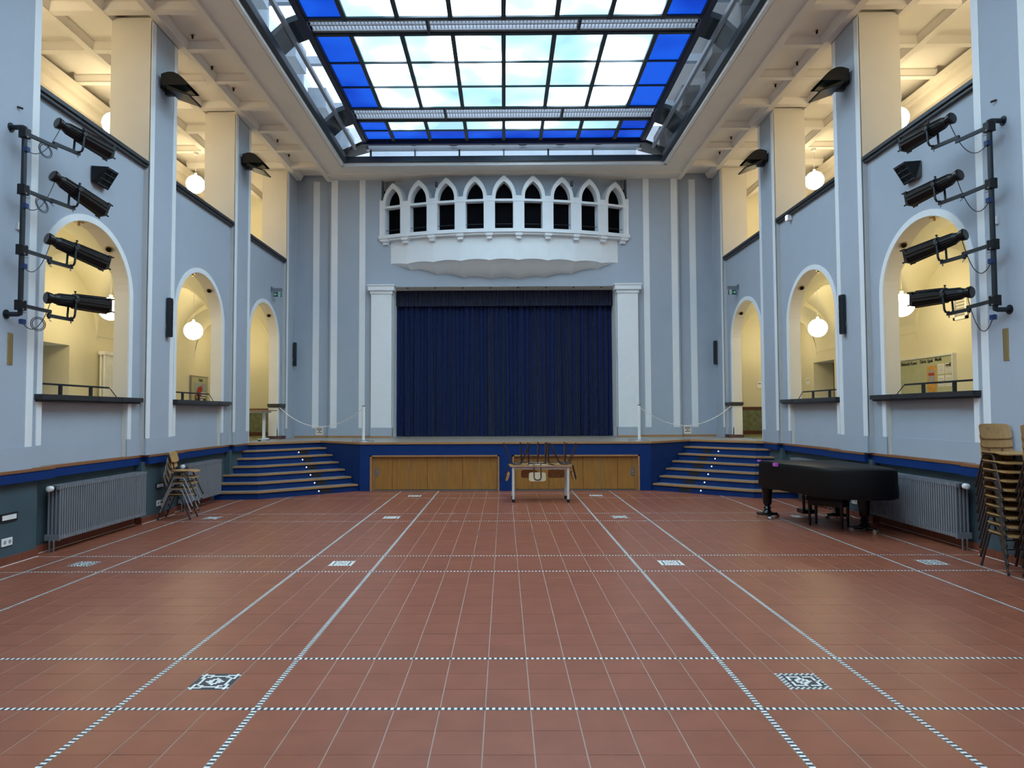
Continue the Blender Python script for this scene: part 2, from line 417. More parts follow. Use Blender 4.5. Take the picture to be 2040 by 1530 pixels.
for s in (-1, 1):
    S = side_word(s)
    wall = tag(empty('wall_'+S), kind='structure'); WALLS[s] = wall
    def B(): return MB(s)
    # lower wall with radiator recesses
    B().box(5.42, 5.7, -3.0, 14.3, 0, .9).build('recess_wall', 'recess_slate', wall)
    for i in range(-2, 3):
        B().box(5.32, 5.43, ps(i), min(ps(i)+1.0, 14.2), 0, .9).build('pier_base', 'recess_slate', wall)
    # blue fascia and oak ledge, stepping forward at the piers
    edges = [-3.0]
    for i in range(-2, 3): edges += [ps(i)+.10, ps(i)+PW+.40]
    edges[-1] = 14.6
    for k, (a, b) in enumerate(zip(edges, edges[1:])):
        xf = 5.345 if k % 2 == 0 else 5.262
        B().box(xf, 5.75, a, b, .862, .968).build('fascia', 'fascia_blue', wall)
        B().box(xf-.008, 5.75, a, b, .968, 1.0).build('ledge', 'ledge_oak', wall)
    B().box(XW, XI, -3.0, ps(-2), 1.0, ZC).build('wall_field', 'wall_grey', wall)
    # piers
    for i in range(-2, 4):
        a = ps(i); b = a+PW if i < 3 else YB+.6
        p = B().box(XP, 5.885, a, b, 5.31, ZC+.05).box(5.60, 5.885, a, b, 4.75, 5.31).build('pier', 'cream', wall)
        B().box(XP, 5.60, a, b, 1.0, 5.31).build('pier_shaft', 'return_grey', p)
        be = min(b, YB)
        B().box(XP-.006, XP+.01, a+.005, be-.005 if i < 3 else be+.05, 1.245, ZC-.002).build('pier_face', 'wall_grey', p)
        B().box(XP-.013, XP+.01, a, a+.115, 1.245, ZC-.004).build('pier_band', 'white_paint', p)
        if i < 3: B().box(XP-.013, XP+.01, b-.115, b, 1.245, ZC-.004).build('pier_band', 'white_paint', p)
        B().box(XP-.02, XP+.01, a-.002, be, 1.0, 1.245).build('pier_plinth', 'wall_grey', p)
    # bays
    for i in range(-2, 3):
        y0, y1 = ps(i)+PW, ps(i+1); yc = 8.87+PER*i; door = (i == 2)
        m = B(); A = arch_wall(m, y0, y1, 1.0, 5.27, yc, AHW, AZS, ARISE, 1.0, XW, XI)
        m.build('bay_wall', 'wall_grey', wall)
        m = B(); intrados(m, A, XW+.008, XI); m.build('arch_soffit', 'cream', wall, smooth=True)
        m = B(); ring(m, yc, AHW, AZS, ARISE, 1.0 if door else 1.245, .092, XW-.014, XW+.01); m.build('arch_trim', 'white_paint', wall)
        m = B()
        m.box(XW-.012, XW+.01, y0, yc-AHW-(.0 if door else .0), 1.0, 1.245); m.box(XW-.012, XW+.01, yc+AHW, y1, 1.0, 1.245)
        if not door: m.box(XI-.15, XI-.1, yc-AHW, yc+AHW, 1.0, 1.245)
        m.build('bay_plinth', 'wall_grey', wall)
        if not door:
            B().box(XI-.14, XI-.02, yc-AHW-.01, yc+AHW+.01, 1.0, 1.76).build('parapet_panel', 'wall_grey', wall)
            sl = empty('window_sill', (s*5.42, yc, 1.75), parent=wall); n = 4; a = yc-1.03; L = 2.22/n
            for k in range(n):
                B().box(5.275 if k not in (0, 3) else 5.268, XI+.02, a+k*L+.002, a+(k+1)*L-.002, 1.772, 1.834).build('sill_stone', 'sill_stone', sl)
                B().box(5.297, XI+.02, a+.02+k*L*.98+.002, a+.02+(k+1)*L*.98-.002, 1.748, 1.772).build('sill_moulding', 'sill_stone', sl)
        else:
            m = B(); m.box(5.27, XI+.02, yc+AHW-.03, ps(3)+.05, 1.772, 1.834); m.box(5.29, XI+.01, yc+AHW-.012, ps(3)+.03, 1.748, 1.772)
            m.build('sill_stone', 'sill_stone', wall)
            B().box(5.262, XI+.02, yc+AHW-.02, ps(3)+.06, 1.0, 1.075).build('dark_plinth_block', 'dark_plinth', wall)
        cp = empty('parapet_cap', (s*5.45, (y0+y1)/2, 5.27), parent=wall); n = 3; L = (y1-y0)/n
        for k in range(n):
            B().box(5.275, 5.72, y0+k*L+.003, y0+(k+1)*L-.003, 5.300, 5.350).build('cap_stone', 'sill_stone', cp)
            B().box(5.300, 5.70, y0+k*L+.002, y0+(k+1)*L-.002, 5.262, 5.300).build('cap_moulding', 'sill_stone', cp)
    # corridor behind the arches and gallery above it
    m = B()
    dy0, dy1 = (11.55, 12.56) if s < 0 else (16.75, 17.85)
    for a, b, c, d in ((-3.0, dy0, 1.0, 4.8), (dy1, 19.3, 1.0, 4.8), (dy0, dy1, 2.86, 4.8)):
        m.box(XB, XB+.6, a, b, c, d)
    m.build('corridor_wall', 'yellow_paint', wall)
    B().box(XB+.5, XB+.6, dy0-.01, dy1+.01, .98, 2.9).build('corridor_door', 'dark_door', wall)
    B().box(5.6, XB+.1, -3.0, 19.3, .9, 1.0).build('corridor_floor', 'marble_green', wall)
    B().box(5.3, XB+.5, 18.9, 19.1, 1.0, 4.8).build('corridor_end_wall', 'yellow_paint', wall)
    for k in range(3):
        B().box(5.58+k*.8+.002, 5.58+(k+1)*.8-.002, 18.875, 18.9, 1.1, 1.66).build('wainscot_slab', 'marble_green', wall)
    B().box(5.57, XB, 18.86, 18.9, 1.66, 1.74).build('wainscot_rail', 'brown_rail', wall)
    B().box(5.57, XB, 18.865, 18.9, 1.0, 1.1).build('wainscot_base', 'brown_rail', wall)
    xc, ha = (XI+XB)/2, (XB-XI)/2
    for i in range(-2, 4):
        y0, y1 = ps(i)+PW, (ps(i+1) if i < 3 else 18.95)
        if i == 3: y0 = YB+.35
        N = 22; m = B(); yc = (y0+y1)/2; hb = (y1-y0)/2
        for j in range(N+1):
            for k in range(N+1):
                u = -math.cos(math.pi*j/N); v = -math.cos(math.pi*k/N)
                z = 2.95+1.42*max(math.sqrt(max(0, 1-u*u)), math.sqrt(max(0, 1-v*v)))
                m.v.append((xc+ha*u, yc+hb*v, z))
        for j in range(N):
            for k in range(N):
                a = j*(N+1)+k; m.f.append((a, a+1, a+N+2, a+N+1))
        m.build('corridor_vault', 'yellow_paint', wall, smooth=True)
    for i in range(-1, 4):
        y0, y1 = ps(i), (ps(i)+PW if i < 3 else YB+.35)
        A = [(6.80-1.14*math.cos(math.pi*k/20), 3.12+1.1*math.sin(math.pi*k/20)) for k in range(21)]
        m = B()
        for (a, b) in zip(A, A[1:]):
            for yy, fl in ((y0, 0), (y1, 1)):
                q = [(a[0],yy,a[1]),(b[0],yy,b[1]),(b[0],yy,4.75),(a[0],yy,4.75)]
                m.add(q, [(0,1,2,3) if not fl else (3,2,1,0)])
            m.add([(a[0],y0,a[1]),(a[0],y1,a[1]),(b[0],y1,b[1]),(b[0],y0,b[1])], [(0,1,2,3)])
        m.box(5.58, 5.66, y0, y1, 3.12, 4.75)
        m.build('transverse_arch', 'yellow_paint', wall)
        if i < 3:
            B().box(5.601, 5.70, y0-.012, y1+.012, 3.06, 3.12).build('impost', 'yellow_paint', wall)
            B().box(5.601, 5.655, y0+.02, y1-.02, 1.0, 3.06).build('corridor_pilaster', 'yellow_paint', wall)
    B().box(5.62, XB+.05, -3.0, 19.0, 4.62, 4.75).build('gallery_floor', 'cream', wall)
    B().box(XB, XB+.25, -3.0, 19.3, 4.7, ZC+.2).build('gallery_wall', 'cream', wall)
    B().box(5.3, XB+.2, 18.9, 19.1, 4.75, ZC+.2).build('gallery_end_wall', 'yellow_paint', wall)
    m = B()
    for k, (dx, z0, z1) in enumerate(((.06, 7.02, 7.10), (.10, 7.10, 7.16), (.20, 7.16, 7.34), (.30, 7.34, 7.42), (.36, 7.42, 7.5))):
        m.box(XB-dx, XB+.02, -3.0, 18.9, z0, z1)
    m.build('crown_moulding', 'cream', wall)
    # red tile skirting
    bb = tag(empty('baseboard_'+S), kind='structure'); bcache = {}
    def skirt(x, y0, y1):
        n = max(1, round((y1-y0)/.246)); L = (y1-y0)/n
        for k in range(n):
            key = round(L, 3)
            if key not in bcache:
                me = MB().box(-.011, .011, -L/2+.0015, L/2-.0015, 0, .088).mesh('skirting_tile'); me.materials.append(MATS['baseboard_red']); bcache[key] = me
            inst('skirting_tile', bcache[key], Matrix.Translation((s*x, y0+(k+.5)*L, 0)), bb)
    for i in range(0, 3):
        a, b = ps(i), ps(i)+1.0
        if i < 2: skirt(5.309, a, b)
        if i < 2:
            skirt(5.409, b, ps(i+1) if i == 0 else 12.75)
            B().box(5.30, 5.42, b-.004, b+.014, 0, .088).build('skirting_return', 'baseboard_red', bb)
        if i >= 1 and i < 2: B().box(5.30, 5.42, a-.014, a+.004, 0, .088).build('skirting_return', 'baseboard_red', bb)
    m = B()
    for i in range(0, 2):
        a, b = ps(i), ps(i)+1.0
        m.box(5.288, 5.30, a, b, 0, .004); m.box(5.39, 5.40, b, ps(i+1) if i == 0 else 12.75, 0, .004)
    m.build('skirting_joint', 'stone_white', bb)

# ================================================================== BACK WALL
wb = tag(empty('wall_back', (0, YB, 1.0)), kind='structure')
for s in (-1, 1):
    MB(s).box(4.40, 5.7, YB+.09, YB+.4, 1.0, ZC+.16).build('wall_field', 'wall_grey', wb)
    MB(s).box(3.10, 4.40, YB, YB+.4, 1.0, ZC+.16).build('wall_field', 'wall_grey', wb)
    MB(s).box(2.80, 3.10, YB, YB+.4, 1.0, 6.05).build('wall_field', 'wall_grey', wb)
    for a, b, d in ((4.68, 4.84, .09), (4.20, 4.36, 0), (3.50, 3.65, 0)):
        MB(s).box(a, b, YB+d-.014, YB+d+.02, 1.235, ZC-.002).build('wall_band', 'white_paint', wb)
    MB(s).box(4.38, 5.3, YB+.075, YB+.15, 1.0, 1.235).build('wall_plinth', 'wall_grey', wb)
    MB(s).box(3.32, 4.41, YB-.015, YB+.1, 1.0, 1.235).build('wall_plinth', 'wall_grey', wb)
    MB(s).box(3.3, 5.3, YB+.05, YB+.08, 1.0, 1.045).build('oak_skirting', 'oak_edge', wb)
    MB(s).box(3.3, 4.41, YB-.03, YB+.03, 1.0, 1.045).build('oak_skirting', 'oak_edge', wb)
    pil = MB(s).box(2.81, 3.32, YB-.15, YB+.05, 1.245, 4.58).build('pilaster', 'white_paint', wb)
    MB(s).box(2.795, 3.335, YB-.165, YB+.05, 1.0, 1.245).build('pilaster_plinth', 'wall_grey', pil)
    MB(s).box(2.80, 3.345, YB-.18, YB+.05, 1.0, 1.04).build('oak_skirting', 'oak_edge', pil)
    MB(s).box(2.785, 3.345, YB-.175, YB+.05, 4.575, 4.655).build('capital_neck', 'white_paint', pil)
    MB(s).box(2.74, 3.39, YB-.22, YB+.05, 4.655, 4.77).build('capital', 'white_paint', pil)
    MB(s).box(2.72, 3.41, YB-.24, YB+.05, 4.77, 4.80).build('capital_top', 'white_paint', pil)
    MB(s).box(2.795, 2.9, YB+.01, YB+.9, 1.0, 4.79).build('proscenium_reveal', 'white_paint', wb)
MB().box(-2.80, 2.80, YB, YB+.3, 4.775, 6.05).build('wall_field', 'wall_grey', wb)
MB().box(-2.9, 2.9, YB+.02, YB+.9, 4.77, 4.80).build('proscenium_head', 'ceiling_paint', wb)
m = MB()
for k in range(8): m.cyl((-2.45+k*.7, YB+.12, 4.772), (-2.45+k*.7, YB+.12, 4.758), .03, 10)
m.build('head_fixing', 'black_metal', wb)
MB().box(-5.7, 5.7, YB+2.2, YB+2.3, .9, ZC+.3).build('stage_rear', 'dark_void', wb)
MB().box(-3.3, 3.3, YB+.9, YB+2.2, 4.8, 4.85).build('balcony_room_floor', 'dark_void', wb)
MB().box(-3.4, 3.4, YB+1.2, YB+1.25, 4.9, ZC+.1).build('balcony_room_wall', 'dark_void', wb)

# rear wall behind the camera
wr = tag(empty('wall_front', (0, -3.0, 0)), kind='structure')
MB().box(-8.4, 8.4, -3.2, -3.0, 0, 8.2).build('wall_field', 'wall_grey', wr)

# ================================================================== CEILING
ceil = tag(empty('ceiling'), kind='structure')
OX, OY = 3.83, 16.22
panel_cache = {}
ybeams = [12.1-1.086*k for k in range(14, 0, -1)] + [12.1+1.086*k for k in range(0, 5)]
ybeams = [y for y in ybeams if y > -3.0]
for s in (-1, 1):
    xb = [4.44, 5.19, 5.93, 6.72, 7.55]
    for a, b in zip(xb, xb[1:]):
        ye = [-3.0]+ybeams+[YB if a < 5.1 else 18.9]
        for c, d in zip(ye, ye[1:]):
            if d-c < .3: continue
            MB(s).box(a-.02, b+.02, c, d, ZC+.13, ZC+.17).build('coffer_panel', 'ceiling_paint', ceil)
    def beam(mb, x0, x1, y0, y1, along):
        t = .05
        if along == 'y': prof = [(x0,ZC+.15),(x0,ZC+.10),(x0+t,ZC+.02),(x0+t,ZC),(x1-t,ZC),(x1-t,ZC+.02),(x1,ZC+.10),(x1,ZC+.15)]
        else: prof = [(y0,ZC+.15),(y0,ZC+.10),(y0+t,ZC+.02),(y0+t,ZC),(y1-t,ZC),(y1-t,ZC+.02),(y1,ZC+.10),(y1,ZC+.15)]
        n = len(prof)
        if along == 'y': v = [(p,y0,q) for p,q in prof]+[(p,y1,q) for p,q in prof]
        else: v = [(x0,p,q) for p,q in prof]+[(x1,p,q) for p,q in prof]
        f = [(i, i+1, n+i+1, n+i) for i in range(n-1)]
        if along == 'y': f = [tuple(reversed(q)) for q in f]
        mb.add(v, f)
    for xx in xb[1:4]:
        m = MB(s); beam(m, xx-.11, xx+.11, -3.0, YB if xx < 5.2 else 18.9, 'y'); m.build('coffer_beam', 'ceiling_paint', ceil)
    for yy in ybeams:
        m = MB(s); beam(m, 4.44, 7.62, yy-.11, yy+.11, 'x'); m.v = [(x, y, z+.005) for x, y, z in m.v]; m.build('coffer_beam', 'ceiling_paint', ceil)
    # border round the skylight
    MB(s).box(OX, 4.42, -3.0, OY, ZC, ZC+.2).build('skylight_border', 'ceiling_paint', ceil)
    MB(s).box(4.36, 4.47, -3.0, YB, ZC-.035, ZC+.18).build('border_moulding', 'ceiling_paint', ceil)
    MB(s).box(OX+.05, OX+.20, -3.0, OY+.1, ZC-.02, ZC+.02).build('border_moulding', 'ceiling_paint', ceil)
    MB(s).box(OX-.035, OX+.03, -3.0, OY+.02, ZC-.03, ZC+.12).build('opening_lip', 'white_paint', ceil)
    MB(s).box(OX, 8.6, -3.2, 19.3, ZC+.17, ZC+.3).build('ceiling_slab', 'ceiling_paint', ceil)
MB().box(-4.42, 4.42, OY, YB+.1, ZC, ZC+.10).build('skylight_border', 'ceiling_paint', ceil)
MB().box(-OX-.02, OX+.02, OY-.035, OY+.03, ZC-.03, ZC+.12).build('opening_lip', 'white_paint', ceil)
MB().box(-4.355, 4.355, 16.78, 16.9, ZC-.034, ZC+.1).build('border_moulding', 'ceiling_paint', ceil)
MB().box(-3.9, 3.9, YB, 19.6, ZC+.10, ZC+.3).build('ceiling_slab', 'ceiling_paint', ceil)
for s in (-1, 1): MB(s).box(3.8, 4.46, OY-.02, YB+.1, ZC+.10, ZC+.17).build('ceiling_slab', 'ceiling_paint', ceil)
MB().box(-4.4, 4.4, -3.2, -2.0, ZC, ZC+.3).build('skylight_border', 'ceiling_paint', ceil)

# ================================================================== SKYLIGHT
sky = tag(empty('window_1', (0, 8, 8.0)), 'large frosted skylight with white and blue panes over the hall', kind='structure')
ZP = 8.0
XL = [-3.22, -2.57, -1.715, -.857, 0, .857, 1.715, 2.57, 3.22]
FIELDS = [(14.88, [14.88, 15.40, 15.93])]
y = 14.25
while y > 0:
    FIELDS.append((y, [y-2.83, y-1.887, y-.943, y])); y -= 3.31
pc = {}
for _, rows in FIELDS:
    far = len(rows) == 3
    for ri, (a, b) in enumerate(zip(rows, rows[1:])):
        for ci, (c, d) in enumerate(zip(XL, XL[1:])):
            blue = ci in (0, 7) or (far and ri == 1)
            MB().box(c+.02, d-.02, a+.015, b-.015, ZP, ZP+.02).build('pane', 'pane_blue' if blue else 'pane_white', sky)
    for x in XL:
        w_ = .038 if abs(x) < 3.2 else .055
        MB().box(x-w_, x+w_, rows[0]-.02, rows[-1]+.02, ZP-.05, ZP+.06).build('glazing_bar', 'skylight_frame' if abs(x) > 3.2 else 'skylight_steel', sky)
    for k, yy in enumerate(rows):
        w_ = .017 if 0 < k < len(rows)-1 else .035
        MB().box(XL[0], XL[-1], yy-w_, yy+w_, ZP-.03, ZP+.05).build('glazing_bar', 'skylight_frame' if far and k == 2 else 'skylight_steel', sky)
# maintenance walks of steel grating between the fields
gaps = [(14.25, 14.88)] + [(f[1][0]-.48, f[1][0]) for f in FIELDS[1:]] 
for (a, b) in gaps:
    mid = a+(b-a)*.47
    MB().box(-3.3, 3.3, a+.03, a+.09, ZP-.02, ZP+.08).build('walk_beam', 'skylight_bar', sky)
    MB().box(-3.3, 3.3, b-.10, b-.04, ZP+.0, ZP+.26).build('walk_beam', 'skylight_bar', sky)
    m = MB(); n = 110
    for k in range(n):
        x = -3.25+6.5*k/(n-1); m.box(x-.005, x+.005, a+.09, b-.09, ZP+.03, ZP+.05)
    m.box(-3.28, 3.28, mid-.012, mid+.012, ZP+.0, ZP+.05)
    tag(m.build('grating', 'skylight_bar', sky), kind='stuff')
    for x in (-1.25, 1.25): MB().box(x-.02, x+.02, a, b, ZP-.04, ZP+.06).build('walk_joint', 'skylight_steel', sky)
    for s in (-1, 1):    # sloping girder ends down to the opening
        m = MB(s); y0, y1 = a-.06, b+.06
        v = [(OX-.02,y0+.05,ZC+.12),(OX-.02,y1+.05,ZC+.12),(3.5,y1+.02,ZP-.12),(3.5,y0+.02,ZP-.12),(3.2,y1,ZP-.02),(3.2,y0,ZP-.02)]
        v2 = [(p,q,r+.1) for p,q,r in v]
        m.add(v+v2, [(0,3,2,1),(3,5,4,2),(6,7,8,9),(9,8,10,11),(0,1,7,6),(1,2,8,7),(2,4,10,8),(4,5,11,10),(5,3,9,11),(3,0,6,9)])
        m.build('girder_end', 'skylight_steel', sky)
# edge frames, sloping clear side glass
for s in (-1, 1):
    MB(s).box(3.70, OX-.02, -2.0, OY-.02, ZC+.03, ZC+.16).build('edge_channel', 'skylight_steel', sky)
    MB(s).box(3.47, 3.53, -2.0, 16.05, ZP-.20, ZP-.12).build('side_rail', 'skylight_bar', sky)
    MB(s).box(3.20, 3.30, -2.0, 16.05, ZP-.07, ZP+.08).build('side_beam', 'skylight_frame', sky)
    ye = [g[0] for g in gaps][::-1]; 
    for k in range(17):
        a = -1.0+k*1.0; b = a+1.0
        m = MB(s); m.add([(3.74,a,ZC+.14),(3.74,b,ZC+.14),(3.5,b,ZP-.14),(3.5,a,ZP-.14)], [(0,3,2,1)]); m.build('clear_pane', 'clear_glass', sky)
        m = MB(s); m.add([(3.5,a,ZP-.14),(3.5,b,ZP-.14),(3.26,b,ZP-.02),(3.26,a,ZP-.02)], [(0,3,2,1)]); m.build('clear_pane', 'clear_glass', sky)
# far end: cable walk and clerestory strip
MB().box(-3.3, 3.3, 15.97, 16.06, ZP-.10, ZP+.06).build('end_beam', 'skylight_frame', sky)
m = MB()
for k in range(150):
    x = -3.25+6.5*k/149; m.box(x-.005, x+.005, 16.06, 16.34, ZP+.0, ZP+.015)
tag(m.build('grating', 'skylight_bar', sky), kind='stuff')
MB().box(-3.3, 3.3, 16.34, 16.48, ZP-.08, ZP+.03).build('end_beam', 'skylight_bar', sky)
for s in (-1, 1):
    m = MB(s); m.add([(3.25,16.0,ZP-.05),(3.25,16.6,ZP-.05),(3.82,16.2,ZC+.12),(3.82,15.9,ZC+.12)], [(0,1,2,3)])
    m.add([(3.25,16.0,ZP+.02),(3.25,16.6,ZP+.02),(3.82,16.2,ZC+.22),(3.82,15.9,ZC+.22)], [(3,2,1,0)]); m.build('corner_plate', 'skylight_steel', sky)
for k in range(6):
    a = -3.2+k*6.4/6
    MB().box(a+.02, a+6.4/6-.02, 16.42, 16.44, ZC+.17, ZP-.08).build('clerestory_pane', 'clear_glass', sky)
    MB().box(a-.02, a+.02, 16.38, 16.44, ZC+.1, ZP-.08).build('clerestory_bar', 'skylight_bar' if k % 2 else 'skylight_steel', sky)
MB().box(-3.7, 3.7, 16.12, 16.2, ZC+.04, ZC+.17).build('edge_channel', 'skylight_steel', sky)
MB().box(-3.2, 3.2, 16.42, 16.46, (ZC+ZP)/2+.0, (ZC+ZP)/2+.02).build('clerestory_bar', 'skylight_steel', sky)
# roof space seen through the clear strips
att = tag(empty('roof_space', (0, 8, 8)), kind='structure')
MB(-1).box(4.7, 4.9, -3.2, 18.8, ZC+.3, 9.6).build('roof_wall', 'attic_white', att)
MB(1).box(4.5, 4.7, -3.2, 18.8, ZC+.3, 10.4).build('roof_wall', 'attic_shaded', att)  # right wall coloured dark to read as the side in shade
MB().box(-4.8, 4.8, 18.6, 18.8, ZC+.3, 9.4).build('roof_wall', 'attic_white', att)
for k in range(9):
    yy = -1+k*2.2
    for s in (-1, 1):
        MB(s).box(4.25, 4.45, yy-.05, yy+.05, ZC+.3, 9.3).build('roof_post', 'skylight_bar' if s < 0 else 'attic_shaded', att)
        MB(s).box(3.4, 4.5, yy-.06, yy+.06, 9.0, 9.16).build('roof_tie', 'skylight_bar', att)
        MB(s).box(3.9, 4.3, yy+.5, yy+1.2, 8.3, 8.75).build('roof_box', 'attic_shaded' if s > 0 else 'skylight_bar', att)
for s in (-1, 1):
    MB(s).box(3.6, 3.75, -3, 18, 9.2, 9.4).build('roof_purlin', 'skylight_bar', att)
# ================================================================== STAGE
SY = 14.30; NS = 7; RZ = 1.0/NS
Rp = [(3.03+.175*i, 14.32+.175*i) for i in range(7)]
Lc = [(4.62+.085*i, 12.98+.21*i) for i in range(7)]
Le = [(5.42, 12.90+.21*i) for i in range(7)]
stage = tag(empty('stage', (0, SY, 0)), 'raised stage with dark blue front and oak edge below the navy curtain', 'stage')
poly = [(-5.3, 18.6), (-5.3, 14.22), (-Lc[6][0], Lc[6][1]), (-Rp[6][0], Rp[6][1]), (-2.99, SY), (2.99, SY), (Rp[6][0], Rp[6][1]), (Lc[6][0], Lc[6][1]), (5.3, 14.22), (5.3, 18.6)]
MB().prism(poly, .965, .999).build('stage_floor', 'stage_floor', stage)
edge_pts = [(-5.29, 14.15), (-Lc[6][0], Lc[6][1]), (-Rp[6][0], Rp[6][1]), (-2.99, SY), (2.99, SY), (Rp[6][0], Rp[6][1]), (Lc[6][0], Lc[6][1]), (5.29, 14.15)]
for (a, b) in zip(edge_pts, edge_pts[1:]):
    d = (Vector(b)-Vector(a)).normalized(); n = Vector((d.y, -d.x)) * .022; k = Vector((-d.y, d.x))*.06
    q = [Vector(a)+n-d*.01, Vector(b)+n+d*.01, Vector(b)+k, Vector(a)+k]
    MB().prism([tuple(p) for p in q], .962, 1.002).build('oak_nosing', 'oak_edge', stage)
# front: panels round the two storage openings
DZ = .735
LDOOR, RDOOR = (-2.78, -.12), (.15, 2.76)
for a, b, z0, z1 in ((-2.99, LDOOR[0], 0, .962), (LDOOR[1], RDOOR[0], 0, .962), (RDOOR[1], 2.99, 0, .962), (*LDOOR, DZ, .962), (*RDOOR, DZ, .962)):
    MB().box(a, b, SY, SY+.1, z0, z1).build('front_panel', 'fascia_blue', stage)
for s in (-1, 1):
    m = MB(s); a, b = (2.99, SY), Rp[6]; m.add([(*a,0),(*b,0),(*b,.962),(*a,.962)], [(0,1,2,3)])
    m.add([(a[0]+.03,a[1]+.05,0),(b[0],b[1]+.05,0),(b[0],b[1]+.05,.962),(a[0]+.03,a[1]+.05,.962)], [(3,2,1,0)]); m.build('side_panel', 'fascia_blue', stage)
for (a, b), hand in ((LDOOR, 0), (RDOOR, 1)):
    fr = empty('storage_doors', ((a+b)/2, SY, 0), parent=stage)
    f = MB(); f.box(a, a+.035, SY-.012, SY+.1, 0, DZ); f.box(b-.035, b, SY-.012, SY+.1, 0, DZ); f.box(a, b, SY-.012, SY+.1, DZ-.03, DZ)
    f.build('door_frame', 'oak_edge', fr)
    i0, i1 = a+.09, b-.04
    if hand: i0, i1 = a+.04, b-.09
    jb = (a+.034, i0-.003) if not hand else (i1+.003, b-.034)
    MB().box(*jb, SY+.05, SY+.082, .0, DZ-.03).build('door_jamb', 'door_wood', fr)
    n = 7; L = (i1-i0)/n
    for k in range(n):
        MB().box(i0+k*L+.003, i0+(k+1)*L-.003, SY+.06, SY+.08, .03, DZ-.03).build('door_panel', 'door_wood', fr)
    j = MB()
    ks = (0, 2, 4, 6) if not hand else (1, 3, 5, 7)
    for k in ks: j.box(i0+k*L-.004, i0+k*L+.004, SY+.055, SY+.075, .03, DZ-.03)
    j.build('metal_joint', 'steel_grey', fr)
    MB().box(a+.035, b-.035, SY+.03, SY+.07, .005, .022).build('floor_track', 'steel_grey', fr)
    MB().box(a, b, SY+.085, SY+.1, 0, DZ).build('door_back', 'dark_void', fr)
    hx = i0+.045 if not hand else i1-.045
    h = MB().box(hx-.035, hx+.035, SY+.052, SY+.06, .30, .46).build('handle_plate', 'steel_grey', fr)
    MB().cyl((hx, SY+.052, .40), (hx, SY+.045, .40), .028, 14).build('pull_ring', 'chrome', fr)
    MB().cyl((hx, SY+.052, .335), (hx, SY+.04, .335), .014, 12).build('lock', 'chrome', fr)
# ------------------------------------------------------------------ corner stairs
for s in (-1, 1):
    S = side_word(s)
    MB(s).prism([(Rp[6][0]-.03, Rp[6][1]+.02), (Rp[6][0]+.06, Rp[6][1]+.0), (Rp[6][0]+.2, Rp[6][1]+.2), (Rp[6][0]-.03, Rp[6][1]+.2)], .0, .962).build('corner_post', 'fascia_blue', stage)
    st = tag(empty('corner_staircase', (s*4.2, 14.0, 0)), f'blue corner staircase with seven oak edged steps at the {S} end of the stage', 'staircase', 'stage corner staircases')
    for i in range(6):
        z1 = RZ*(i+1)
        front = [Le[i], Lc[i], Rp[i]]; back = [Rp[i+1], Lc[i+1], Le[i+1]]
        def inset(pts, d):     # move toward the back
            return [(pts[0][0], pts[0][1]+d), (pts[1][0]+d*.25, pts[1][1]+d), (pts[2][0]+d*.25, pts[2][1]+d*.9)]
        bk = [(p[0]+.06, p[1]+.06) for p in back]; bk[0] = (back[0][0]+.03, back[0][1]+.03)
        t = front + bk
        tr = MB(s); tr.prism(t, z1-.03, z1); tr.build('tread', 'oak_edge', st)
        top = MB(s); ti = [(front[0][0], front[0][1]+.02), (front[1][0]+.008, front[1][1]+.02), (front[2][0]+.012, front[2][1]+.02)]
        top.prism(ti+bk, z1-.001, z1+.0025); top.build('tread_covering', 'stage_floor', st)
        ri = inset(front, .035)
        MB(s).prism(ri+bk, z1-RZ, z1-.03).build('riser', 'fascia_blue', st)
        # dark grip patch and small step light on each riser
        a, b = Vector(ri[1]), Vector(ri[2]); d = (b-a).normalized(); nrm = Vector((-d.y, d.x))
        if nrm.y > 0: nrm = -nrm
        for kk, (t0, t1) in enumerate(((.60, .72),)):
            p0 = a+(b-a)*t0; p1 = a+(b-a)*t1; e = nrm*.004
            q = MB(s).prism([tuple(p0+e), tuple(p1+e), tuple(p1-e), tuple(p0-e)], z1-RZ+.02, z1-.045); q.build('riser_patch', 'black_plastic', st)
        pl_ = a+(b-a)*(.585 if s < 0 else .50)
        MB(s).cyl((*(pl_+nrm*.006), z1-RZ*.55), (*(pl_-nrm*.004), z1-RZ*.55), .014, 10).build('step_light', 'step_led', st)
    i = 6; ri = [(Le[6][0], Le[6][1]+.035), (Lc[6][0]+.01, Lc[6][1]+.035), (Rp[6][0]+.01, Rp[6][1]+.03)]
    MB(s).prism(ri+[(Rp[6][0]+.2, Rp[6][1]+.3), (5.42, 14.7)], RZ*6, .962).build('riser', 'fascia_blue', st)

# ------------------------------------------------------------------ stage curtain
cur = tag(empty('stage_curtain', (0, 17.95, 1.0)), 'navy blue velvet stage curtain with gathered valance filling the proscenium', 'curtain')
def drape(x0, x1, z0, z1, y, amp, per, seed, rows=10):
    rnd = random.Random(seed); m = MB(); xs = []; x = x0
    pts = []
    while x < x1:
        L = per*rnd.uniform(.55, 1.5); a = amp*rnd.uniform(.5, 1.3)
        for k in range(8):
            t = k/8; pts.append((x+L*t, -a*math.sin(math.pi*t)**.7, rnd.uniform(-.15, .15)))
        x += L
    pts = [p for p in pts if p[0] <= x1]+[(x1, 0, 0)]
    for j in range(rows+1):
        v = j/rows
        for (px, py, ph) in pts:
            m.v.append((px+.012*math.sin(3*v+px*9), y+py*(1.0-.35*v)+.01*math.sin(v*5+px*13), z0+(z1-z0)*v))
    n = len(pts)
    for j in range(rows):
        for k in range(n-1): a = j*n+k; m.f.append((a, a+1, a+n+1, a+n))
    return m
